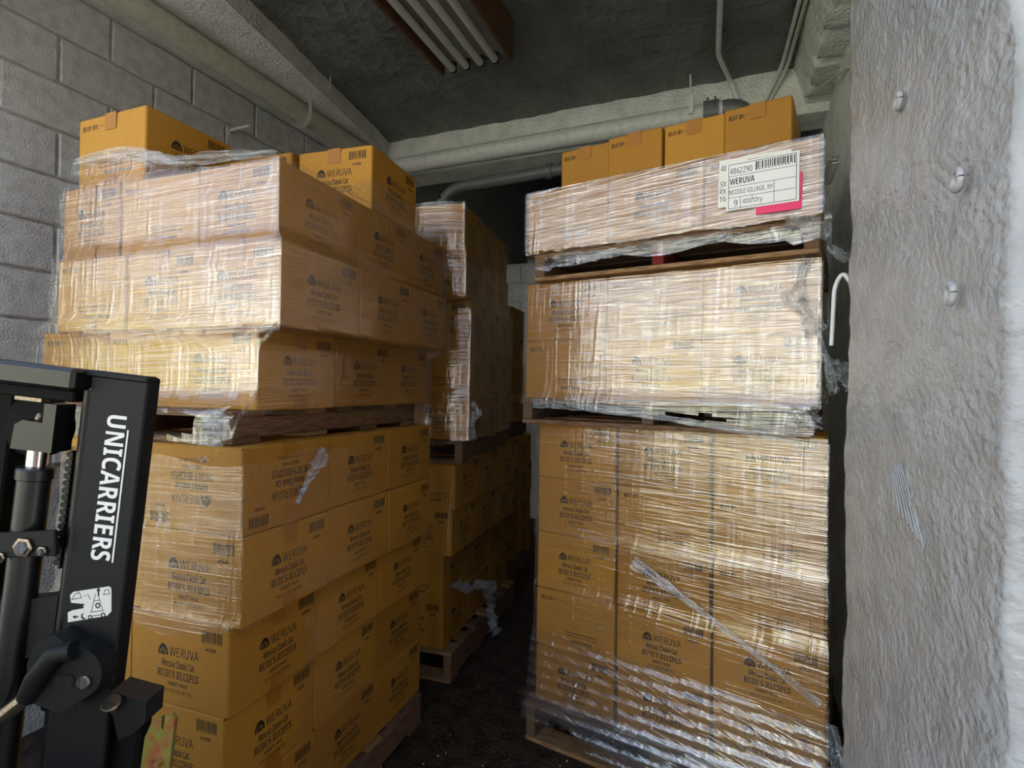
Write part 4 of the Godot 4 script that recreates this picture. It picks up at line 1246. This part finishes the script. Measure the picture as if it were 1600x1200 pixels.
	mb.box(Vector3(-0.01, -0.76, -0.045), Vector3(0.11, 0.26, 0.04), 0.006)
	mb.box(Vector3(0.02, -1.12, -0.06), Vector3(0.06, 0.5, 0.03), 0.004)
	part("carriage", mb.mesh(M.black_dull), t)
	mb = MB.new()
	mb.prism(PackedVector2Array([Vector2(0.050, -0.80), Vector2(0.054, -0.66), Vector2(0.066, -0.627), Vector2(0.084, -0.616), Vector2(0.086, -0.637), Vector2(0.091, -0.637), Vector2(0.091, -0.612), Vector2(0.104, -0.606), Vector2(0.112, -0.612), Vector2(0.112, -0.71), Vector2(0.104, -0.80), Vector2(0.10, -0.86), Vector2(0.05, -0.86)]), 0.007, Transform3D(Basis(Vector3.UP, -0.25), Vector3(0.050, 0.045, 0.03)))
	part("bracket_plate", mb.mesh(M.zinc), t)
	mb = MB.new()
	mb.lathe([Vector2(0.0, 0.010), Vector2(0.008, 0.009), Vector2(0.010, 0.0)], Transform3D(Basis(Vector3.UP, -0.25) * Basis(Vector3(1, 0, 0), PI / 2.0), Vector3(0.135, -0.645, 0.058)), 6)
	part("bolt", mb.mesh(M.zinc), t)
	# foot of the truck below the frame
	mb = MB.new()
	mb.box(Vector3(-0.25, -L + 0.02, -0.06), Vector3(0.62, 0.08, 0.20), 0.01)
	part("base_frame", mb.mesh(M.black), t)
	# unseen truck body, left of the frame, placed to shade the lower load
	mb = MB.new()
	mb.box(Vector3(-1.42, 0.44, 0.42), Vector3(0.78, 0.66, 1.62), 0.05)
	part("unseen_chassis", mb.mesh(M.black), t, xf.affine_inverse())
	for z in [-0.12, 0.95]:
		mb = MB.new()
		mb.lathe([Vector2(0.0, -0.09), Vector2(0.17, -0.09), Vector2(0.20, -0.06), Vector2(0.20, 0.06), Vector2(0.17, 0.09), Vector2(0.0, 0.09)], Transform3D(Basis(Vector3(0, 0, 1), PI / 2.0), Vector3(-1.06, 0.2, z)), 28)
		part("wheel", mb.mesh(M.black_dull), t, xf.affine_inverse())
	# lettering, reading down the rail, with its line
	var word := TextMesh.new()
	word.font = sans_bold; word.text = "UNICARRIERS"; word.font_size = 64; word.pixel_size = 0.001; word.depth = 0.0006
	word.material = M.letter
	var bb := word.get_aabb()
	var sc := Vector3(0.268 / bb.size.x, 0.036 / bb.size.y, 1.0)
	part("lettering", word, t, Transform3D(Basis(Vector3(0, 0, 1), -PI / 2.0) * Basis.from_scale(sc), Vector3(-0.049, -0.204, 0.0006) - Basis(Vector3(0, 0, 1), -PI / 2.0) * (bb.get_center() * sc)))
	mb = MB.new()
	mb.box(Vector3(-0.026, -0.217, 0.0005), Vector3(0.0028, 0.245, 0.001), 0.0)
	part("lettering_line", mb.mesh(M.letter), t)
	# torn pictogram sticker
	mb = MB.new()
	var sk := PackedVector2Array([Vector2(0.0, 0.0), Vector2(0.072, 0.012), Vector2(0.080, 0.02), Vector2(0.080, 0.062), Vector2(0.076, 0.066), Vector2(0.010, 0.056), Vector2(0.004, 0.050), Vector2(0.006, 0.036), Vector2(0.026, 0.034), Vector2(0.03, 0.026), Vector2(0.008, 0.022), Vector2(0.0, 0.018)])
	mb.prism(sk, 0.0006, Transform3D(Basis(Vector3(0, 0, 1), 0.12), Vector3(-0.094, -0.458, 0.0003)))
	for i in mb.u.size(): mb.u[i] = Vector2(mb.u[i].x / 0.08, 1.0 - mb.u[i].y / 0.066)
	part("pictogram_sticker", mb.mesh(M.pictogram), t).set_meta("label", "torn white sticker with lifting pictograms")

# ------------------------------------------------------------------ pipes, lamp, conduits
func arc_path(pts: Array, r: float) -> Array:
	var out := [pts[0]]
	for i in range(1, pts.size() - 1):
		var a: Vector3 = (pts[i - 1] - pts[i]).normalized()
		var b: Vector3 = (pts[i + 1] - pts[i]).normalized()
		for k in 7:
			var t := k / 6.0
			var p: Vector3 = pts[i] + a * r
			var q: Vector3 = pts[i] + b * r
			out.append(p.lerp(pts[i], t).lerp(pts[i].lerp(q, t), t))
	out.append(pts[-1])
	return out

func services() -> void:
	# left pipe and its clevis hanger
	var o := thing("pipe", "thick painted pipe along the top of the left wall", "pipe")
	var mb := MB.new()
	mb.tube([Vector3(-2.36, 3.028, -0.9), Vector3(-2.36, 3.028, -3.30)], 0.056, 24)
	part("run", mb.mesh(M.pipe), o)
	var h := thing("pipe_hanger", "steel clevis hanger round the left ceiling pipe", "pipe hanger")
	mb = MB.new()
	var ring := []
	for i in 15:
		var a := PI + PI * i / 14.0
		ring.append(Vector3(-2.36 + cos(a) * 0.068, 3.020 + sin(a) * 0.078, -2.47))
	ring.push_front(Vector3(-2.428, 3.10, -2.47)); ring.push_front(Vector3(-2.39, 3.135, -2.47)); ring.push_front(Vector3(-2.36, 3.137, -2.47))
	ring.append(Vector3(-2.292, 3.10, -2.47)); ring.append(Vector3(-2.33, 3.135, -2.47)); ring.append(Vector3(-2.36, 3.137, -2.47))
	for i in ring.size() - 1:
		var d: Vector3 = ring[i + 1] - ring[i]
		mb.box(Vector3.ZERO, Vector3(0.004, d.length() + 0.002, 0.026), 0.001, Transform3D(Basis(Vector3(0, 0, 1), atan2(-d.x, d.y)), (ring[i] + ring[i + 1]) / 2.0))
	part("band", mb.mesh(M.galv), h)
	mb = MB.new()
	mb.tube([Vector3(-2.36, 3.12, -2.47), Vector3(-2.36, 3.2, -2.47)], 0.005, 8)
	part("rod", mb.mesh(M.galv), h)
	mb = MB.new()
	mb.tube([Vector3(-2.44, 3.088, -2.47), Vector3(-2.278, 3.088, -2.47)], 0.004, 8)
	mb.lathe([Vector2(0, 0.008), Vector2(0.009, 0.008), Vector2(0.009, 0.0), Vector2(0, 0)], Transform3D(Basis(Vector3(0, 0, 1), -PI / 2.0), Vector3(-2.288, 3.088, -2.47)), 6)
	part("cross_bolt", mb.mesh(M.galv), h)
	var hk := MB.new()
	hk.tube(arc_path([Vector3(-2.15, 3.21, -2.47), Vector3(-2.15, 3.165, -2.47), Vector3(-2.165, 3.15, -2.47), Vector3(-2.15, 3.13, -2.47)], 0.012), 0.004, 8)
	solo("ceiling_hook", hk.mesh(M.galv), "small bent steel hook in the ceiling near the pipe hanger", "hook")
	# stub of threaded rod out of the block wall
	o = thing("anchor_rod", "short white anchor rod sticking out of the left block wall", "rod")
	mb = MB.new()
	mb.tube([Vector3(WALL_L + 0.0, 2.847, -2.20), Vector3(WALL_L + 0.17, 2.85, -2.20)], 0.008, 10)
	part("rod", mb.mesh(M.pipe_white), o)
	mb = MB.new()
	mb.lathe([Vector2(0, 0.014), Vector2(0.016, 0.014), Vector2(0.018, 0.004), Vector2(0.024, 0.0)], Transform3D(Basis(Vector3(0, 0, 1), -PI / 2.0), Vector3(WALL_L + 0.008, 2.847, -2.20)), 6)
	part("nut", mb.mesh(M.pipe_white), o)
	# pipe along the cross beam
	o = thing("pipe", "pale horizontal pipe along the foot of the cross beam", "pipe")
	mb = MB.new()
	mb.tube([Vector3(-2.5, 2.985, -3.24), Vector3(-0.06, 3.0, -3.24)], 0.055, 24)
	part("run", mb.mesh(M.pipe_white), o)
	mb = MB.new()
	mb.lathe([Vector2(0.055, -0.04), Vector2(0.066, -0.04), Vector2(0.066, 0.04), Vector2(0.055, 0.04)], Transform3D(Basis(Vector3(0, 0, 1), PI / 2.0), Vector3(-0.13, 3.0, -3.24)), 24)
	for x in [-0.15, -0.11]: mb.tube([Vector3(x, 3.06, -3.23), Vector3(x, 3.085, -3.23)], 0.006, 8)
	part("coupling", mb.mesh(M.pipe_dark), o)
	mb = MB.new()
	mb.tube(arc_path([Vector3(-0.07, 3.0, -3.24), Vector3(0.04, 3.0, -3.24), Vector3(0.06, 2.7, -3.24)], 0.09), 0.057, 20)
	part("elbow", mb.mesh(M.pipe_dark), o)
	h = thing("pipe_hanger", "split rod hanger over the cross beam pipe", "pipe hanger")
	mb = MB.new()
	mb.tube([Vector3(-0.24, 3.22, -3.17), Vector3(-0.236, 3.09, -3.19)], 0.006, 8)
	part("rod", mb.mesh(M.galv), h)
	mb = MB.new()
	mb.box(Vector3(-0.234, 3.04, -3.18), Vector3(0.028, 0.11, 0.012), 0.002)
	part("strap", mb.mesh(M.galv), h)
	# dark drain pipe under the beam
	o = thing("drain_pipe", "dark drain pipe with an elbow above the middle load", "pipe")
	mb = MB.new()
	mb.tube(arc_path([Vector3(0.2, 2.86, -3.29), Vector3(-1.81, 2.80, -3.29), Vector3(-1.93, 2.66, -3.29), Vector3(-1.94, 2.3, -3.29)], 0.10), 0.036, 20)
	part("run", mb.mesh(M.pipe_dark), o)
	mb = MB.new()
	for q in [[Vector3(-1.10, 2.822, -3.29), Vector3(0, 0, 1), PI / 2.0 - 0.03]]:
		mb.lathe([Vector2(0.036, -0.02), Vector2(0.047, -0.02), Vector2(0.047, 0.02), Vector2(0.036, 0.02)], Transform3D(Basis(q[1], q[2]), q[0]), 20)
	part("collar", mb.mesh(M.pipe_dark), o)
	# four-tube fluorescent fitting, unlit
	o = thing("ceiling_lamp", "unlit four tube fluorescent fitting with brown sides on the ceiling", "ceiling light")
	mb = MB.new()
	mb.box(Vector3(-1.19, 3.145, -1.72), Vector3(0.36, 0.13, 1.44), 0.006)
	part("housing", mb.mesh(M.enamel), o)
	for x in [-1.378, -1.005]:
		mb = MB.new()
		mb.box(Vector3(x, 3.11, -1.70), Vector3(0.018, 0.20, 1.42), 0.004)
		part("side_board", mb.mesh(M.fixture_side), o)
	for i in 4:
		var x := -1.332 + 0.078 * i
		mb = MB.new()
		mb.tube([Vector3(x, 3.045, -1.12), Vector3(x, 3.045, -2.415)], 0.019, 16)
		part("tube", mb.mesh(M.tube_glass), o)
		mb = MB.new()
		mb.box(Vector3(x, 3.058, -2.425), Vector3(0.034, 0.06, 0.022), 0.006)
		part("lamp_holder", mb.mesh(M.tube_end), o)
	# conduits
	mb = MB.new()
	mb.tube(arc_path([Vector3(-0.03, 3.18, -1.6), Vector3(-0.09, 3.18, -3.0), Vector3(-0.03, 3.17, -3.27), Vector3(0.04, 2.98, -3.285), Vector3(0.06, 2.8, -3.285)], 0.05), 0.013, 12)
	solo("conduit", mb.mesh(M.pipe_white), "bent steel conduit crossing the ceiling down onto the cross beam", "conduit")
	mb = MB.new()
	mb.tube(arc_path([Vector3(0.33, 3.18, -1.5), Vector3(0.225, 3.18, -3.2), Vector3(0.20, 3.15, -3.28), Vector3(0.10, 2.95, -3.285)], 0.04), 0.010, 12)
	solo("conduit", mb.mesh(M.pipe_white), "left conduit of the pair beside the chipped right beam", "conduit")
	mb = MB.new()
	mb.tube(arc_path([Vector3(0.355, 3.17, -1.5), Vector3(0.25, 3.17, -3.2), Vector3(0.225, 3.14, -3.28), Vector3(0.125, 2.95, -3.285)], 0.04), 0.010, 12)
	solo("conduit", mb.mesh(M.pipe), "right conduit of the pair beside the chipped right beam", "conduit")
	# brace rod and strut channel on the right wall
	mb = MB.new()
	mb.tube([Vector3(0.335, 2.995, -3.22), Vector3(0.458, 2.86, -2.74)], 0.006, 8)
	solo("brace_rod", mb.mesh(M.pipe), "thin slanting rod from the right beam to the right wall", "rod")
	mb = MB.new()
	for q in [Vector3(0.425, 2.544, 0), Vector3(0.440, 2.562, 0), Vector3(0.440, 2.526, 0)]:
		mb.box(Vector3(q.x, q.y, -3.10), Vector3(0.004, 0.04, 0.30) if q.y == 2.544 else Vector3(0.034, 0.004, 0.30), 0.001)
	solo("strut_channel", mb.mesh(M.galv), "short slotted steel channel fixed to the right wall", "bracket")
	# eyelets on the jamb
	for q in [[Vector3(JAMB - 0.006, 1.907, -1.035), "upper left of the three"], [Vector3(JAMB - 0.006, 1.690, -0.782), "right of the three"], [Vector3(JAMB - 0.006, 1.56, -0.80), "lowest of the three"]]:
		mb = MB.new()
		var rr := []
		for i in 17: rr.append(q[0] + Vector3(-0.004, sin(TAU * i / 16.0) * 0.011, cos(TAU * i / 16.0) * 0.011))
		mb.tube(rr, 0.0045, 8, false)
		solo("eyelet", mb.mesh(M.jamb), "painted-over ring eyelet on the rough jamb, %s" % q[1], "eyelet")
	# white cable hooked beside the jamb
	mb = MB.new()
	mb.tube(arc_path([Vector3(0.262, 1.70, -1.52), Vector3(0.245, 1.735, -1.525), Vector3(0.228, 1.70, -1.53), Vector3(0.224, 1.555, -1.54)], 0.02), 0.005, 10)
	solo("cable", mb.mesh(plain(Color(0.85, 0.85, 0.85), 0.5)), "white cable end hooked round the jamb's inner edge", "cable")

func litter() -> void:
	var mb := MB.new()
	for i in 30:
		var p := Vector3(rng.randf_range(-1.25, -0.4), 0.003, rng.randf_range(-3.0, -1.75))
		var s := rng.randf_range(0.002, 0.006)
		mb.box(p, Vector3(s * rng.randf_range(0.6, 2.0), 0.003, s), 0.0005, Transform3D())
	var o := solo("debris", mb.mesh(M.flake), "pale paper and film flakes scattered on the dark aisle floor", "debris")
	o.set_meta("kind", "stuff")
